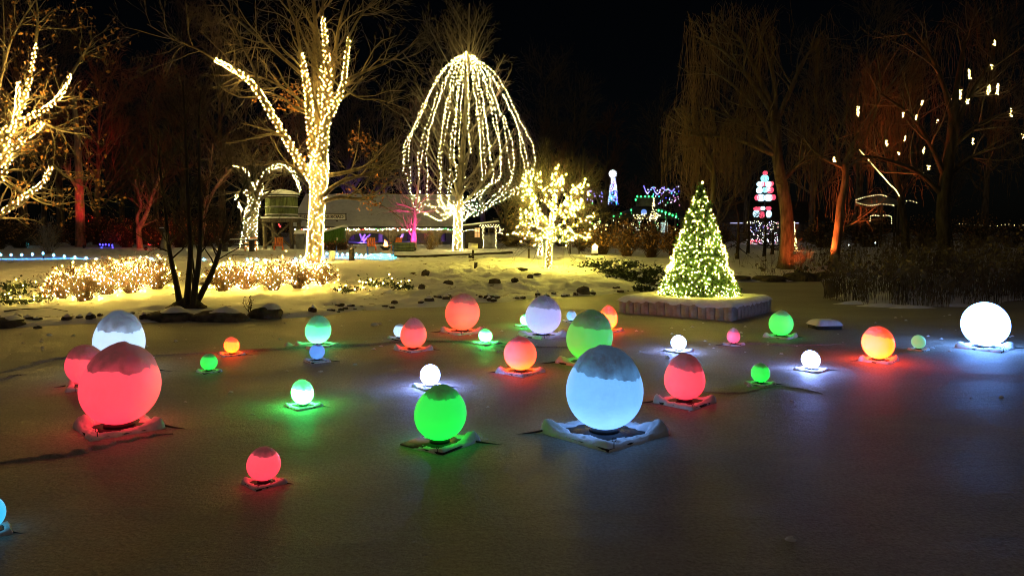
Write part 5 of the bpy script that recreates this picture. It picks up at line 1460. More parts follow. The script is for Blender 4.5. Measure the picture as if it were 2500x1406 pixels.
# ------------------------------------------------------------------ left background: red floodlit trunks and small far lights
g = np.random.default_rng(41)
def lampless(*a, **k): return uplit(*a, **k)
uplit(196, 62, [([(197, 640), (196, 560), (194, 480), (192, 410), (188, 330), (180, 240)], 1), ([(196, 470), (170, 430), (155, 400)], .4)], .46, 'thick trunk floodlit deep red beyond the path', (1.0, .015, .03), 3000, 205, twigs=(5, 3), lampD=57.5, grp='red floodlit trees', lamp_label='red ground lamp of the thick red trunk', aim=(196, 485), spot=34)
uplit(340, 58, [([(343, 632), (341, 590), (338, 560), (352, 535), (362, 510), (372, 480), (390, 430)], 1), ([(340, 560), (335, 530), (345, 500), (330, 440)], .6)], .26, 'crooked trunk floodlit red above a red lamp', (1.0, .02, .03), 1800, 356, twigs=(12, 6), lampD=52, grp='red floodlit trees', lamp_label='red ground lamp shining by the crooked trunk', aim=(345, 540), spot=60)
uplit(500, 60, [([(486, 628), (495, 560), (502, 510), (520, 470), (548, 430), (580, 400)], 1), ([(500, 520), (506, 480), (512, 430), (520, 350)], .6)], .22, 'slanting boughs floodlit red behind the multi stem tree', (1.0, .02, .03), 1400, 485, twigs=(14, 6), lampD=52, grp='red floodlit trees', lamp_label='red ground lamp behind the multi stem tree', aim=(512, 480), spot=60)
def solo_lights(label, pixs, D, mat, br, cord=True):
    return bulb_line('string_lights', label, pixs, D, mat, br, cord)
solo_lights('small square outline of deep blue bulbs far beyond the shrubs', [(244, 597), (251, 598), (258, 597), (266, 598), (274, 599), (275, 605), (277, 612), (268, 614), (258, 613), (250, 612), (248, 605)], 58, 'bulb_deep', .075)
solo_lights('tiny teal light cluster far back near the frame edge', [(62, 597), (66, 595), (70, 598), (66, 600), (57, 616)], 60, 'bulb_cyan', .06, False)
solo_lights('short row of tiny red bulbs by the pale statue', [(362, 597), (366, 598), (371, 596), (378, 599)], 60, 'bulb_red', .05)
solo_lights('tiny red lights hanging in the braces of the water tower', [(681, 549), (684, 553)], 55, 'bulb_red', .07)
c = G(398, 52); st = thing('tree_stump', 'pale leaning stump with a snowy box on top behind the shrubs', 'stump', c)
part('trunk', NB().tubes(catmull([c - [0, 0, .1], c + [.05, 0, .5], c + [.22, 0, 1.0], c + [.2, 0, 1.35]], 8), taper(8, .26, .16), 8), M['bark_pale'], st, True)
part('box', NB().box(c + [.1, 0, 1.4], (.5, .4, .32), .2), M['wood_dark'], st); part('snow_cap', NB().box(c + [.1, 0, 1.59], (.52, .42, .06), .2, .85), M['snow_clean'], st)
c = G(560, 49); tb = thing('picnic_table', 'dark snow dusted table under the smaller wrapped tree', 'table', c)
part('table_top', NB().box(c + [.6, 0, .75], (2.4, .9, .07)), M['wood_dark'], tb); part('snow_cover', NB().box(c + [.6, 0, .81], (2.3, .85, .05), 0, .95), M['snow_clean'], tb)
for dx in (-.3, 1.5): part('leg', NB().box(c + [dx, 0, .34], (.12, .7, .74)), M['wood_dark'], tb)
for s_ in (-1, 1): part('bench', NB().box(c + [.6, s_ * .75, .43], (2.4, .28, .06)), M['wood_dark'], tb)

# ------------------------------------------------------------------ far lights beyond the thickets
def poly_dots(path, n): 
    C = catmull(np.array([(a, b, 0) for a, b in path], float), n); return [(float(p[0]), float(p[1])) for p in C]
DF = 84.0; scf = PX(DF)
c = V(1496, 425, DF); root = thing('star_topper', 'white starburst light on top of the multicoloured light cone', 'light star', c)
for k in range(12):
    a = 2 * np.pi * k / 12; d = np.array([np.cos(a), 0, np.sin(a)])
    part('ray', NB().tubes(np.array([c + d * .12, c + d * .46]), np.array([.06, .035]), 4), M['bulb_white'], root)
part('hub', NB().lathe([(0, -.2), (.2, -.1), (.2, .1), (0, .2)], c, 12), M['bulb_white'], root)
b0 = G(1496, DF)
cone = thing('light_cone', 'narrow cone of multicoloured bulbs under the white starburst', 'light cone', b0)
zt_, zb_ = V(1496, 436, DF)[2], V(1496, 500, DF)[2]
part('pole', NB().tubes(np.array([b0, [b0[0], DF, zt_]]), np.array([.09, .05]), 6), M['metal_dark'], cone)
for mat, n in (('bulb_white', 60), ('bulb_violet', 70), ('bulb_deep', 80), ('bulb_pink', 25), ('bulb_green', 16), ('bulb_cyan', 20)):
    t = g.random(n); a = g.uniform(0, 6.28, n); r_ = .16 + t * .42
    if mat == 'bulb_white': t = t ** 1.8
    part('bulb', NB().octas(np.stack([b0[0] + r_ * np.cos(a), DF + r_ * np.sin(a), zt_ + (zb_ - zt_) * t], 1), .045), M[mat], cone, kind='stuff')
# green lit gazebo
DGZ = 78.0; gz = G(1590, DGZ)
gb = thing('gazebo', 'dark gazebo with cupola roof edged in green bulbs beyond the thicket', 'gazebo', gz)
gx0 = X(1575, DGZ); zev = V(1575, 535, DGZ)[2]; zc0, zc1 = V(1575, 507, DGZ)[2], V(1575, 487, DGZ)[2]
part('roof', NB().lathe([(4.0, zev), (4.05, zev + .12), (1.25, zc0 + .1), (1.2, zc0)], (gx0, DGZ, 0), 8), M['roofing'], gb)
part('cupola', NB().lathe([(1.1, zc0), (1.1, zc1), (1.3, zc1 + .02), (1.3, zc1 + .1), (.02, zc1 + .45)], (gx0, DGZ, 0), 8), M['grey_wall'], gb)
for k in range(8):
    a = 2 * np.pi * (k + .5) / 8
    part('post', NB().box((gx0 + 3.7 * np.cos(a), DGZ + 3.7 * np.sin(a), (gz[2] + zev) / 2), (.18, .18, zev - gz[2] + .2)), M['wood'], gb)
part('rail', NB().lathe([(3.75, gz[2] + .9), (3.82, gz[2] + .9), (3.82, gz[2] + 1.0), (3.75, gz[2] + 1.0)], (gx0, DGZ, 0), 8), M['wood'], gb)
M['poster'] = glow('lit_panel', (.55, .75, .8), .5)
part('lit_panel', NB().box((X(1617, DGZ - 3), DGZ - 3.4, V(1617, 555, DGZ - 3)[2]), (.7, .05, 1.0)), M['poster'], gb)
solo_lights('green bulbs outlining the top of the gazebo cupola', [(1552, 488), (1556, 480), (1565, 480), (1575, 480), (1584, 480), (1593, 480)], DGZ - 4, 'bulb_green', .10)
solo_lights('green bulbs running down the gazebo roof toward the christmas tree', [(1608, 514), (1616, 516), (1625, 519), (1634, 523), (1642, 526), (1651, 529)], DGZ - 4.2, 'bulb_green', .11)
solo_lights('sparse green bulbs on the gazebo roof toward the small spreading tree', [(1498, 528), (1516, 522), (1541, 513)], DGZ - 4.2, 'bulb_green', .09)
solo_lights('two green bulbs glowing behind the small spreading tree', [(1446, 546), (1464, 541)], DGZ - 6, 'bulb_green', .09, False)
c = V(1572, 518, DGZ - 4.4); solo('glow_ball', NB().lathe([(0, -.3), (.22, -.2), (.3, 0), (.22, .2), (0, .3)], c, 12), glow('blue_ball', (.03, .22, .9), .75), 'round blue light ball on the gazebo', 'light ball', smooth=True)
def scatter_bulbs(label, cx_, cy_, w, h, D, n, mats, br, shape='box', name='string_lights', group=None):
    root = thing(name, label, 'string lights', V(cx_, cy_, D), group)
    per = {}
    for k in range(n):
        u, v = g.uniform(-1, 1), g.uniform(-1, 1)
        if shape == 'cone': u *= (v + 1.15) / 2.15
        m_ = g.choice(mats)
        per.setdefault(m_, []).append(V(cx_ + u * w / 2, cy_ + v * h / 2, D + g.uniform(-.6, .6)))
    for m_, v in per.items(): part('bulb', NB().octas(np.array(v), br), M[m_], root, kind='stuff')
scatter_bulbs('warm bulbs in a small cone tree beside the gazebo cupola', 1596, 512, 24, 56, 73, 60, ['bulb_far'], .04, 'cone')
scatter_bulbs('warm bulbs scattered along the gazebo eaves', 1580, 528, 66, 14, 73.2, 44, ['bulb_far'], .04)
solo_lights('violet and white bulbs zigzagging over boughs beyond the gazebo', poly_dots([(1572, 455), (1577, 468), (1582, 472), (1592, 458), (1600, 470), (1606, 474), (1616, 459), (1624, 464), (1632, 463), (1640, 468), (1646, 462)], 40), 88, 'bulb_violet', .06)
scatter_bulbs('blue and violet bulbs tangled in boughs beyond the gazebo', 1618, 470, 80, 30, 88.5, 46, ['bulb_deep', 'bulb_violet', 'bulb_cyan', 'bulb_pink', 'bulb_green', 'bulb_white'], .055)
scatter_bulbs('dim coloured bulbs above the gazebo ridge', 1630, 492, 60, 20, 88.5, 22, ['bulb_pink', 'bulb_green', 'bulb_deep', 'bulb_white'], .05)
scatter_bulbs('few blue and green bulbs seen between the small tree and the light cone', 1452, 482, 40, 30, 86, 16, ['bulb_deep', 'bulb_deep', 'bulb_violet', 'bulb_green'], .06)
scatter_bulbs('loose warm bulbs showing through the brown thicket', 1560, 560, 130, 60, 66, 40, ['bulb_far', 'bulb_white'], .035)
scatter_bulbs('small warm and coloured bulbs strung behind the thicket by the gazebo', 1585, 545, 150, 50, 70, 60, ['bulb_far', 'bulb_far', 'bulb_green', 'bulb_white'], .03)
scatter_bulbs('pale bulbs low behind the thicket stems', 1540, 614, 30, 14, 55, 14, ['bulb_white'], .04)
scatter_bulbs('warm bulbs on low boughs next to the small tree', 1466, 550, 36, 34, 60, 24, ['bulb_far'], .035)
# long dark shed with pale lit wall
DR = 92.0
rg = G(1790, DR); sd_ = thing('long_shed', 'long low dark shed roof with pale lit wall behind the willow trunk', 'shed', rg)
xa, xb = X(1500, DR), X(2010, DR); zr, ze = V(1700, 490, DR)[2], V(1700, 542, DR)[2]
part('roof', NB().poly_extrude([(X(1650, DR), DR - 1, ze), (xb, DR - 1, ze), (xb, DR + 3, zr), (X(1650, DR), DR + 3, zr)], (0, .15, -.12)), M['roofing'], sd_)
M['shed_wall'] = glow('shed_wall', (.45, .42, .6), .05, (.4, .4, .42))
for k in range(12):
    a = X(1700, DR) + (xb - X(1700, DR)) * k / 12; b = X(1700, DR) + (xb - X(1700, DR)) * (k + 1) / 12 - .06
    part('panel', NB().box(((a + b) / 2, DR, (rg[2] + ze) / 2 - .1), (b - a, .1, ze - rg[2])), M['grey_wall'], sd_)
root = thing('eaves_lights', 'cold white light tubes under the long shed eaves', 'string lights', (X(1800, DR - 1.2), DR - 1.2, ze - .2))
for a, b in ((1782, 1815), (1818, 1838), (1930, 1950)):
    part('tube', NB().tubes(np.array([V(a, 545, DR - 1.2), V(b, 545, DR - 1.2)]), np.full(2, .05), 6), glow('cold_tube', (.6, .6, 1.0), .9), root)
# tower of candy coloured light ornaments
DC = 80.0; b0 = G(1867, DC)
tw_ = thing('light_tower', 'tall pole stacked with glowing red and white ornaments', 'light sculpture', b0)
part('pole', NB().tubes(np.array([b0, V(1867, 420, DC)]), np.full(2, .07), 6), M['metal_dark'], tw_)
M['orn_white'] = glow('ornament_white', (.55, .85, 1.0), 1.6); M['orn_red'] = glow('ornament_red', (1.0, .06, .14), 1.1); M['orn_cyan'] = glow('ornament_cyan', (.30, .85, 1.0), 1.3)
def orn(px, py, rx, rz_, mat, mat2=None):
    c = V(px, py, DC - .25); rx /= PX(DC); rz_ /= PX(DC)
    me = NB()
    th = np.linspace(0, 2 * np.pi, 25)
    for s in (1, .62):
        me.tubes(np.stack([c[0] + rx * s * np.cos(th), c[1] + 0 * th - .02, c[2] + rz_ * s * np.sin(th)], 1), np.full(25, .055), 4)
    for k in range(8):
        a = k * np.pi / 4
        me.tubes(np.array([c, c + [rx * np.cos(a), 0, rz_ * np.sin(a)]]), np.full(2, .05), 4)
    me.lathe([(0, -.9 * rz_ * .4), (.4 * rx, 0), (0, .9 * rz_ * .4)], c, 10)
    part('ornament', me, M[mat], tw_)
for a in [(1868, 423, 5, 4.5, 'orn_red'), (1867, 436, 9, 8, 'orn_cyan'), (1856, 450, 8, 6, 'orn_white'), (1863, 450, 4, 5, 'orn_red'), (1876, 450, 8, 6, 'orn_white'), (1884, 449, 4, 5, 'orn_red'), (1854, 465, 7, 7, 'orn_white'), (1868, 464, 6, 6, 'orn_cyan'), (1880, 464, 8, 7, 'orn_red'), (1877, 463, 4, 4, 'orn_white'),
          (1848, 483, 5, 6, 'orn_red'), (1858, 483, 9, 8, 'orn_white'), (1876, 483, 9, 8, 'orn_white'), (1888, 482, 5, 6, 'orn_red'),
          (1850, 510, 10, 4, 'orn_red'), (1862, 509, 5, 4, 'orn_white'), (1876, 509, 6, 4, 'orn_red'), (1846, 522, 7, 8, 'orn_white'), (1860, 525, 6, 7, 'orn_red'), (1877, 523, 6, 8, 'orn_white')]: orn(*a)
scatter_bulbs('white and pink bulbs massed at the foot of the ornament tower', 1862, 575, 76, 70, 74, 230, ['bulb_white', 'bulb_violet', 'bulb_white', 'bulb_pink', 'bulb_far'], .036)
scatter_bulbs('red bulb patch low on the ornament tower', 1846, 590, 26, 10, 73, 22, ['bulb_red', 'bulb_pink'], .05)
scatter_bulbs('warm bulbs climbing beside the red lit willow trunk', 1938, 578, 20, 74, 52, 110, ['bulb_far', 'bulb_cluster'], .034, 'cone')

# ------------------------------------------------------------------ willows on the far shore
g = np.random.default_rng(43)
def willow(label, trunk, D, r, limbs, nh, hl, mat, grp, glowcol=None, energy=0, lamp=None, bark='bark', hang=1.0):
    gz = V(*trunk[0], D); gz[2] = HF(gz[0], D)
    root = thing('willow_tree', label, 'tree', gz, grp)
    tk = catmull(PL(trunk, D), 14); tk[0, 2] = gz[2] - .2
    tr_ = np.interp(np.linspace(0, 1, 14), [0, .1, 1], [r * 1.35, r, r * .6])
    part('trunk', NB().tubes(tk, tr_, 10), M[bark], root, True)
    Ps, Rs = stack_limbs([(PL(l, D), r * .4, r * .12) for l in limbs], 12)
    for i in range(len(Ps)): part('limb', NB().tubes(Ps[i], Rs[i], 7), M[bark], root, True)
    b1 = grow(Ps, Rs, 8, .8, 1.5, 3.2, g, .3, .06, .15, 6, .45); b2 = grow(*b1, 5, .7, .6, 1.6, g, .3, .0, .2, 4, .5, rmin=.01)
    part('twigs', NB().tubes(*b1, 4).tubes(*b2, 3), M['twig'], root, kind='stuff')
    src = np.vstack([b1[0][:, -1], b2[0][:, -1], b2[0][:, 2]])
    kc = g.integers(0, len(src), max(30, nh // 11)); k = kc[g.integers(0, len(kc), nh)]; s = src[k] + g.normal(size=(nh, 3)) * [.22, .3, .25]; L = g.uniform(.45, 1.1, nh) * (hl[0] + (hl[1] - hl[0]) * vnoise(k * .37, k * .11 + 3) ** 2 * 1.3) * np.clip((s[:, 2] - 1.5) / 6, .15, 1)
    L = np.clip(L, .2, np.maximum(s[:, 2] - g.uniform(2.2, 4.2, nh), .25))
    az = g.uniform(0, 6.28, nh); K = 7
    t = np.linspace(0, 1, K)[None, :]
    P = np.empty((nh, K, 3))
    P[..., 0] = s[:, :1] + np.cos(az)[:, None] * .5 * np.sqrt(t) + .16 * np.cumsum(g.normal(size=(nh, K)), 1) * .5
    P[..., 1] = s[:, 1:2] + np.sin(az)[:, None] * .5 * np.sqrt(t) + .05 * g.normal(size=(nh, K))
    P[..., 2] = s[:, 2:] + .15 * np.sin(t * np.pi) - L[:, None] * t ** 1.2
    part('hanging_shoots', NB().tubes(P, np.repeat(np.linspace(.012, .006, K)[None], nh, 0), 3), M[mat], root, kind='stuff')
    return root, P
def spotlamp(label, p, tgt, col, energy, spot):
    lm_ = thing('spotlight', label, 'spotlight', p, 'coloured ground spotlights')
    d = Vector(tgt) - Vector(p); q = d.to_track_quat('-Z', 'Y').to_euler()
    h_ = link('housing', NB().lathe([(.02, .12), (.10, .10), (.12, -.04), (.12, -.08), (.10, -.081)], (0, 0, 0), 12).mesh('housing', M['metal_dark']), lm_); h_.rotation_euler = q
    l_ = link('lens', NB().lathe([(.10, -.082), (.05, -.088), (.0, -.09)], (0, 0, 0), 12).mesh('lens', glow('lens_orange', col, 9.0)), lm_); l_.rotation_euler = q
    sd = bpy.data.lights.new('spotlight_lamp', 'SPOT'); sd.energy = energy; sd.color = col; sd.spot_size = R(spot); sd.spot_blend = .8; sd.shadow_soft_size = .1
    so = bpy.data.objects.new('spotlight_lamp', sd); COL.objects.link(so); so.parent = lm_; so.rotation_euler = q; so.location = d.normalized() * .15
w1, wp1 = willow('big weeping willow with a broad trunk lit dull orange on one flank', [(1916, 668), (1920, 620), (1922, 560), (1918, 500), (1905, 430), (1895, 360), (1890, 270)], 39.5, .40,
    [[(1905, 430), (1880, 330), (1840, 260), (1780, 200), (1730, 170)], [(1895, 370), (1850, 330), (1790, 290), (1720, 260)], [(1892, 300), (1890, 200), (1870, 120), (1850, 70)], [(1893, 300), (1930, 220), (1960, 150), (2000, 100)], [(1910, 440), (1950, 400), (1990, 350)], [(1890, 280), (1820, 180), (1760, 120), (1700, 90)], [(1885, 260), (1840, 160), (1800, 90), (1750, 60)], [(1740, 490), (1742, 420), (1715, 340), (1690, 280)], [(1895, 380), (1800, 340), (1720, 330), (1670, 330)]], 900, (3.0, 7.5), 'willow', 'weeping willows')
w2, wp2 = willow('leaning orange lit willow trunk beside the reeds', [(2034, 664), (2040, 610), (2048, 550), (2052, 500), (2062, 455), (2064, 420), (2060, 400)], 38.5, .24,
    [[(2062, 425), (2075, 405), (2105, 388), (2140, 385), (2180, 395)], [(2062, 420), (2045, 380), (2050, 320), (2090, 230)], [(2060, 410), (2000, 380), (1960, 330), (1950, 270)], [(2042, 570), (2070, 550), (2095, 543)], [(2060, 400), (2110, 300), (2180, 200), (2230, 130)], [(2060, 405), (2120, 320), (2150, 220), (2140, 130)]], 480, (2.0, 6.0), 'willow', 'weeping willows')
w3, wp3 = willow('dark willow hung with glowing icicle clusters above the reeds', [(2308, 640), (2308, 590), (2302, 520), (2310, 430), (2325, 330), (2330, 250)], 36.0, .36,
    [[(2310, 440), (2270, 350), (2220, 280), (2150, 230)], [(2325, 330), (2370, 230), (2420, 150), (2440, 80)], [(2328, 300), (2300, 200), (2260, 120), (2200, 70)], [(2320, 360), (2400, 300), (2480, 270)], [(2305, 480), (2240, 420), (2160, 390), (2100, 380)], [(2330, 250), (2350, 130), (2370, 60)], [(2310, 430), (2380, 380), (2450, 360)]], 420, (2.0, 6.0), 'willow_dark', 'weeping willows', bark='bark_dark')
w4, wp4 = willow('thin dark willow trunk standing between the lit gazebo and the reeds', [(2213, 660), (2212, 600), (2208, 540), (2190, 450), (2170, 380)], 41.0, .22,
    [[(2190, 450), (2150, 350), (2120, 260)], [(2180, 400), (2220, 300), (2240, 220)]], 220, (2.0, 5.0), 'willow', 'weeping willows', bark='bark_dark')
spotlamp('orange ground lamp at the water edge between the two willow trunks', hit(1968, 662) + [0, 0, .14], V(2046, 545, 38.4), (1.0, .16, .03), 4500, 60)
spotlamp('orange ground lamp hidden behind the leaning trunk foot', G(1950, 37.0) + [0, 0, .14], V(1924, 560, 39.4), (1.0, .13, .03), 600, 80)
# red lit bare shrubs by the lamp
for px, D, w, h, lab in [(1955, 38.6, 60, 60, 'bare shrub burning orange red beside the ground lamp'), (1935, 39, 50, 120, 'tall bare shoots lit orange in front of the broad willow trunk')]:
    c = G(px, D); root = thing('bare_shrub', lab, 'shrub', c, 'orange lit bare shrubs'); shrub_parts(root, c, w / 2 / PX(D), h / PX(D), g, 26, 'bark_pale', 'dead_leaf', 0, spread=.8)
# dark shore edge below the willows
g2 = np.random.default_rng(44)
for px, py, hw, h, lab in [(1880, 684, 40, 10, 'low dark bank edge stone under the broad willow'), (1960, 682, 46, 16, 'long dark bank stone beneath the orange lamp'), (2015, 678, 26, 14, 'dark bank stone at the foot of the leaning trunk'), (1800, 680, 34, 6, 'low dark bank stone in the snowy cove')]:
    c = hit(px, py); solo('bank_stone', rock_nb(c, hw / PX(c[1]), .5, h / PX(c[1]), g2, 20, 8), M['stone'], lab, 'stone', 'dark stones under the willows')
# small bare conifers on the far shore
for px, D, ty, lab in [(1800, 44, 520, 'slim dark bare trunk on the cove shore beside the christmas tree'), (1826, 50, 500, 'second slim dark trunk in front of the long shed'), (1866, 46, 520, 'thin dark trunk crossing the ornament tower lights'), (1885, 48, 560, 'thin sapling next to the broad willow')]:
    b0 = G(px, D); top_ = V(px + 2, ty, D); root = thing('bare_sapling', lab, 'tree', b0, 'slim bare trees on the cove shore')
    tk = catmull([b0 - [0, 0, .1], (b0 + top_) / 2 + [.05, 0, 0], top_], 10); tr_ = taper(10, .13, .03)
    part('trunk', NB().tubes(tk, tr_, 7), M['bark_dark'], root, True)
    b1 = grow(tk[None], tr_[None], 26, 1.3, .7, 1.8, g, .2, .0, .1, 5, .4); b2 = grow(*b1, 5, .6, .2, .7, g, .2, 0, .15, 4, .6, rmin=.006)
    part('twigs', NB().tubes(*b1, 3).tubes(*b2, 3), M['twig_dark'], root, kind='stuff')

# glowing clusters hung in the dark willow
CLU = [(2428, 106, 10), (2422, 164, 10), (2368, 182, 22), (2339, 216, 26), (2345, 232, 20), (2372, 227, 12), (2414, 220, 22), (2436, 218, 24), (2362, 248, 11), (2330, 279, 9), (2327, 247, 8), (2252, 251, 10), (2237, 287, 10), (2204, 281, 9), (2095, 272, 20), (2211, 338, 9), (2164, 350, 10), (2037, 390, 12), (2376, 346, 13), (2469, 277, 18), (2255, 368, 11), (2268, 409, 9), (2304, 408, 11), (2196, 375, 5), (2297, 193, 6), (2289, 296, 4), (2252, 427, 9), (2499, 332, 6)]
wherec = ['topmost of all', 'second from the top', 'long, over the brightest pair', 'brightest, double', 'lower half of the brightest pair', 'round one right of the brightest pair', 'long one of the outer pair', 'outermost of the long pair', 'just under the brightest pair', 'low beneath the brightest pair', 'small beside the brightest pair', 'alone midway to the leaning trunk', 'below the lone midway one', 'faint beside the midway two', 'tall, nearest the broad willow', 'small over the diagonal string', 'above the diagonal string top',
          'lowest toward the broad willow', 'low in the open dark', 'near the frame edge', 'mid trunk height', 'lower trunk height', 'beside the dark trunk', 'tiny above the diagonal string end', 'tiny high one by the long ones', 'tiniest below the brightest pair', 'lowest beside the dark trunk', 'cut by the frame edge']
for (px, py, h), wtxt in zip(CLU, wherec):
    D = 34.5 + 3 * g.random(); c = V(px, py - h / 2, D)
    root = thing('light_cluster', 'warm hanging bulb cluster in the dark willow, ' + wtxt, 'light cluster', c, 'light clusters hung in the dark willow')
    n = max(3, int(h * 1.1)); L = h / PX(D)
    q = c + np.stack([g.normal(size=n) * .028, g.normal(size=n) * .028, -L * np.linspace(0, 1, n) + g.normal(size=n) * .02], 1)
    part('bulb', NB().octas(q, .024), M['bulb_cluster'], root, kind='stuff')
    part('cord', NB().tubes(np.array([c + [0, 0, 1.1], c - [0, 0, L]]), np.full(2, .008), 3), M['wire'], root)
solo_lights('warm light string slanting down from the leaning willow', poly_dots([(2098, 366), (2108, 378), (2120, 390), (2135, 408), (2150, 425), (2160, 436), (2172, 450), (2186, 463), (2195, 478)], 36), 40, 'bulb_cluster', .028)
for lab, path, n, D in [('warm lights along the far pavilion roof edge', [(2090, 488), (2110, 482), (2130, 478), (2150, 476), (2165, 480)], 24, 60), ('warm lights along the far pavilion eaves', [(2090, 494), (2110, 500), (2130, 502), (2150, 498), (2178, 501), (2182, 503)], 30, 60), ('white lights framing the far pavilion opening', [(2124, 540), (2126, 528), (2136, 526), (2148, 527), (2165, 526), (2176, 530), (2177, 545)], 26, 60),
                        ('cool white bulbs on the pavilion beside the dark trunk', [(2198, 485), (2205, 492), (2222, 490), (2238, 495)], 10, 60), ('long low row of small lights far off over the reeds', [(2342, 546), (2355, 546), (2368, 550), (2388, 549), (2402, 551), (2432, 552), (2448, 549), (2462, 548), (2482, 551), (2498, 550)], 22, 70)]:
    solo_lights(lab, poly_dots(path, int(n * .7)), D, 'bulb_far', .032)
pv = G(2145, 61.5); pav = thing('far_pavilion', 'dim low pavilion behind the leaning willow, edged with lights', 'pavilion', pv)
part('roof', NB().lathe([(2.0, V(0, 500, 61.5)[2]), (1.95, V(0, 497, 61.5)[2]), (.1, V(0, 474, 61.5)[2])], (pv[0], 61.5, 0), 8), M['grey_wall'], pav)
for a in np.arange(8) * np.pi / 4 + .39: part('post', NB().box((pv[0] + 1.75 * np.cos(a), 61.5 + 1.75 * np.sin(a), (pv[2] + V(0, 500, 61.5)[2]) / 2), (.14, .14, V(0, 500, 61.5)[2] - pv[2])), M['wood_dark'], pav)
solo_lights('two tiny white lamps low on the bank beyond the reeds', [(2072, 598), (2137, 593)], 48, 'bulb_white', .05, False)

# ------------------------------------------------------------------ reeds
g = np.random.default_rng(45)
def reeds(label, n, xr, yr, hr, dens=None):
    x = g.uniform(*xr, n); y = g.uniform(*yr, n)
    sd = shore_sd(x, y); ok = (sd > -.35) & (vnoise(x * 1.3, y * 1.3) > -.25 + .5 * g.random(n))
    x, y = x[ok], y[ok]; n = len(x); z = np.maximum(H(x, y), -.05)
    h = g.uniform(*hr, n) * (1 + .35 * vnoise(x * .7, y * .7)); az = g.uniform(0, 6.28, n); b = g.uniform(.05, .95, n) ** 1.5 * h
    K = 5; t = np.linspace(0, 1, K)[None]
    P = np.stack([x[:, None] + np.cos(az)[:, None] * b[:, None] * t ** 2, y[:, None] + np.sin(az)[:, None] * b[:, None] * t ** 2, z[:, None] + h[:, None] * t * (1 - .12 * t)], -1)
    nb = NB().tubes(P, np.repeat(np.array([.008, .009, .008, .006, .003])[None], n, 0), 3)
    kk = g.random(n) < .25
    nb.leaves(P[kk, -1] , .16, g); nb.leaves(P[kk, -2] + g.normal(size=(kk.sum(), 3)) * .05, .22, g)
    solo('reeds', nb, M['reed'], label, 'reeds', kind='stuff')
reeds('front fringe of dead reeds at the pond edge by the huge white egg', 7000, (11.0, 26), (23, 28.5), (.6, 1.75))
reeds('taller dead grass and scrub rising behind the reeds', 6000, (16.5, 34), (28, 46), (.7, 1.8))
reeds('sparse dead grass tufts on the dim slope above the reeds', 900, (12, 19), (27, 42), (.3, .9))
for (px, py, r) in [(2090, 742, .5), (2160, 748, .6), (2230, 752, .5), (2330, 748, .6)]:
    D = F_PX * CAM_H / (py - 560.); q = V(px, py, D); q[2] = 0; nb = NB(); mound(nb, q, r * 1.6, r * .5, .10, g, 18)
    solo('reed_snow', nb, M['snow_clean'], {2090: 'low snow patch at the reed corner nearest the cove', 2160: 'snow patch under the reeds beyond the green egg', 2230: 'snow patch at the reed foot above the orange yellow egg', 2330: 'snow patch where the reeds meet the huge white egg'}[px], 'snow patch', 'snow patches at the reed foot', smooth=True)

# ------------------------------------------------------------------ woods behind: bare trees one by one
g = np.random.default_rng(46)
def bare_tree(seed, h, spread, name='woodland_tree', m1='bark', m2='twig'):
    gg = np.random.default_rng(seed)
    root = thing(name, 'x', 'tree', (0, 0, 0), 'bare woodland trees behind the park')
    lean = gg.normal(size=2) * .03 * h
    tk = catmull([(0, 0, -.3), (lean[0] * .3, lean[1] * .3, h * .3), (lean[0] * .6, lean[1], h * .6), (lean[0], lean[1], h)], 14)
    tr_ = taper(14, .018 * h + .06, .03)
    b1 = grow(tk[None], tr_[None], 30, .75, .22 * h * spread, .42 * h * spread, gg, .22, .10, .12, 8, .5)
    b2 = grow(*b1, 8, .65, .10 * h, .2 * h, gg, .2, .05, .15, 6, .5, rmin=.02); b3 = grow(*b2, 6, .6, .05 * h, .10 * h, gg, .15, .03, .2, 4, .6, rmin=.014)
    link('trunk', NB().tubes(tk, tr_, 8).mesh('trunk', M[m1], smooth=True), root)
    link('branches', NB().tubes(*b1, 5).mesh('branches', M[m1]), root, kind='stuff')
    link('twigs', NB().tubes(*b2, 3).tubes(*b3, 3).mesh('twigs', M[m2]), root, kind='stuff')
    return root
PR = [bare_tree(1, 17, 1.0), bare_tree(2, 20, .85), bare_tree(3, 14, 1.15, m2='twig_red'), bare_tree(4, 22, .8), bare_tree(5, 15, 1.0, m2='twig_red')]
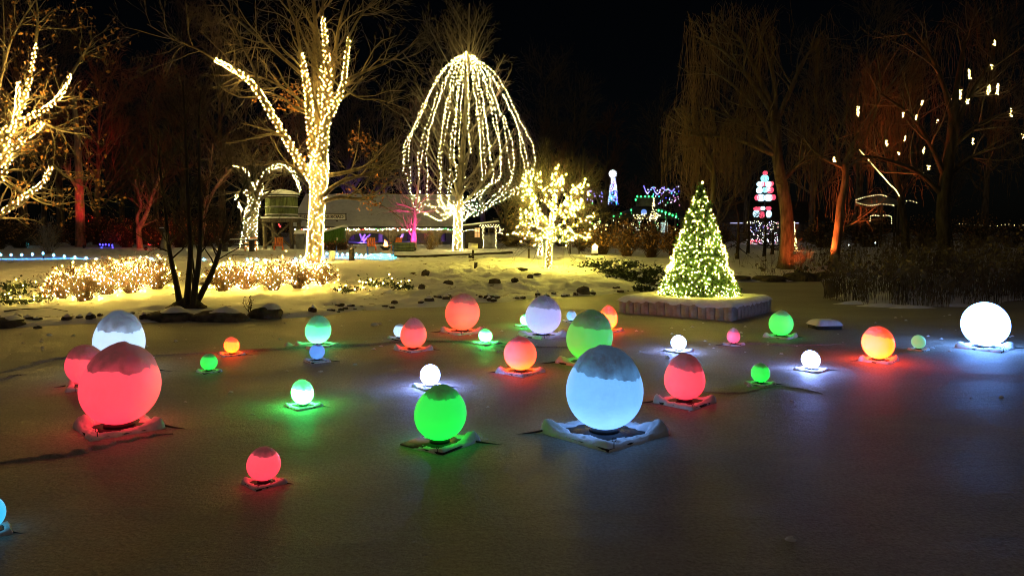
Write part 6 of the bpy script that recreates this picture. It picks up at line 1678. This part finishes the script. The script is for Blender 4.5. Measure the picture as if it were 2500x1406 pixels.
WOOD = [(60, 75, 1, 'above the teal lights'), (150, 82, 3, 'above the thick red trunk'), (235, 70, 2, 'over the square of blue lights'), (300, 88, 0, 'between the two red trunks'), (385, 74, 4, 'over the pale stump'), (450, 90, 3, 'straight behind the multi stem tree'), (545, 80, 1, 'between the multi stem tree and the wrapped oak'), (600, 95, 0, 'tall behind the smaller wrapped tree'), (680, 78, 2, 'above the water tower'), (-20, 80, 0, 'at the frame edge behind the brown leaves'),
        (860, 96, 1, 'over the station roof beside the oak'), (930, 90, 0, 'over the middle of the station roof'), (1000, 98, 4, 'behind the magenta tree'), (1080, 92, 3, 'just behind the draped tree'), (1180, 96, 1, 'behind the draped tree toward the kiosk'), (1235, 84, 2, 'reddish and low between kiosk and small tree'), (1345, 70, 2, 'directly behind the small spreading tree'), (1430, 92, 4, 'near the blue and green bulbs'), (1540, 96, 2, 'over the green lit gazebo'), (1690, 66, 4, 'rising behind the christmas tree top'),
        (1745, 58, 2, 'forked above the christmas tree'), (1820, 90, 0, 'behind the ornament tower'), (1980, 84, 1, 'between the two willow trunks'), (2090, 78, 3, 'above the far pavilion'), (2200, 84, 0, 'behind the diagonal light string'), (2400, 88, 3, 'far behind the icicle lights'), (110, 100, 3, 'furthest back near the vase shrub'), (340, 100, 1, 'furthest back over the crooked red trunk'), (760, 104, 3, 'furthest back behind the big oak'), (1275, 112, 0, 'faint and far beyond the kiosk'), (1330, 118, 3, 'faint and far above the small tree'), (1395, 112, 1, 'faint and far left of the light cone'), (1470, 120, 4, 'faint and far behind the white starburst'), (1600, 116, 1, 'faint and far over the gazebo lights'), (2310, 110, 0, 'faint and far behind the dark willow')]
SCL = {1345: .55, 1690: .6, 1745: .62, 1235: .7, 1430: .55, 1540: .5}
first = set()
for px, D, k, wtxt in WOOD:
    b0 = G(px, D); lab = 'bare woodland tree ' + wtxt
    s = SCL.get(px, g.uniform(.9, 1.15))
    if k not in first:
        first.add(k); o = PR[k]; o.location = b0; o['label'] = lab; o.rotation_euler = (0, 0, g.uniform(0, 6)); o.scale = (s, s, s)
    else: dup(PR[k], b0, lab, g.uniform(0, 6.2), s)

# dark undergrowth that closes off the park behind the path
g = np.random.default_rng(47)
ub = thing('undergrowth_bush', 'x', 'shrub', (0, 0, 0), 'dark undergrowth behind the path')
shrub_parts(ub, np.zeros(3), 2.0, 1.9, g, 230, 'twig_dark', 'dead_leaf', 260, .14, 1.0)
UB = [(-10, 54, 'at the frame edge under the brown leaves'), (50, 58, 'behind the teal lights'), (120, 61, 'behind the vase shrub'), (190, 66, 'behind the thick red trunk'), (255, 63, 'behind the square of blue lights'), (310, 60, 'between square blue lights and crooked red trunk'), (385, 62, 'behind the pale stump'), (440, 60, 'seen through the multi stem tree'), (500, 64, 'behind the slanting red boughs'), (550, 61, 'beside the picnic table'), (650, 66, 'behind the water tower'), (80, 68, 'deeper back near the teal lights'), (350, 70, 'deeper back over the crooked trunk'), (470, 70, 'deeper back over the multi stem tree'), (1250, 62, 'beside the kiosk'), (1300, 66, 'behind the thin wrapped tree'), (1375, 64, 'behind the small spreading tree'), (1720, 72, 'behind the christmas tree'), (2010, 60, 'between the willow trunks'), (2120, 62, 'in front of the far pavilion'), (2260, 60, 'behind the reeds by the dark trunk'), (2380, 58, 'behind the reeds at the far end'), (2470, 60, 'behind the reeds at the frame edge')]
for k, (px, D, w_) in enumerate(UB):
    b0 = G(px, D); s = g.uniform(.9, 1.35)
    if k == 0: ub.location = b0; ub['label'] = 'dark twiggy bush ' + w_; ub.scale = (s, s, s)
    else: dup(ub, b0, 'dark twiggy bush ' + w_, g.uniform(0, 6.2), (s * 1.1, s, s * g.uniform(.8, 1.25)))
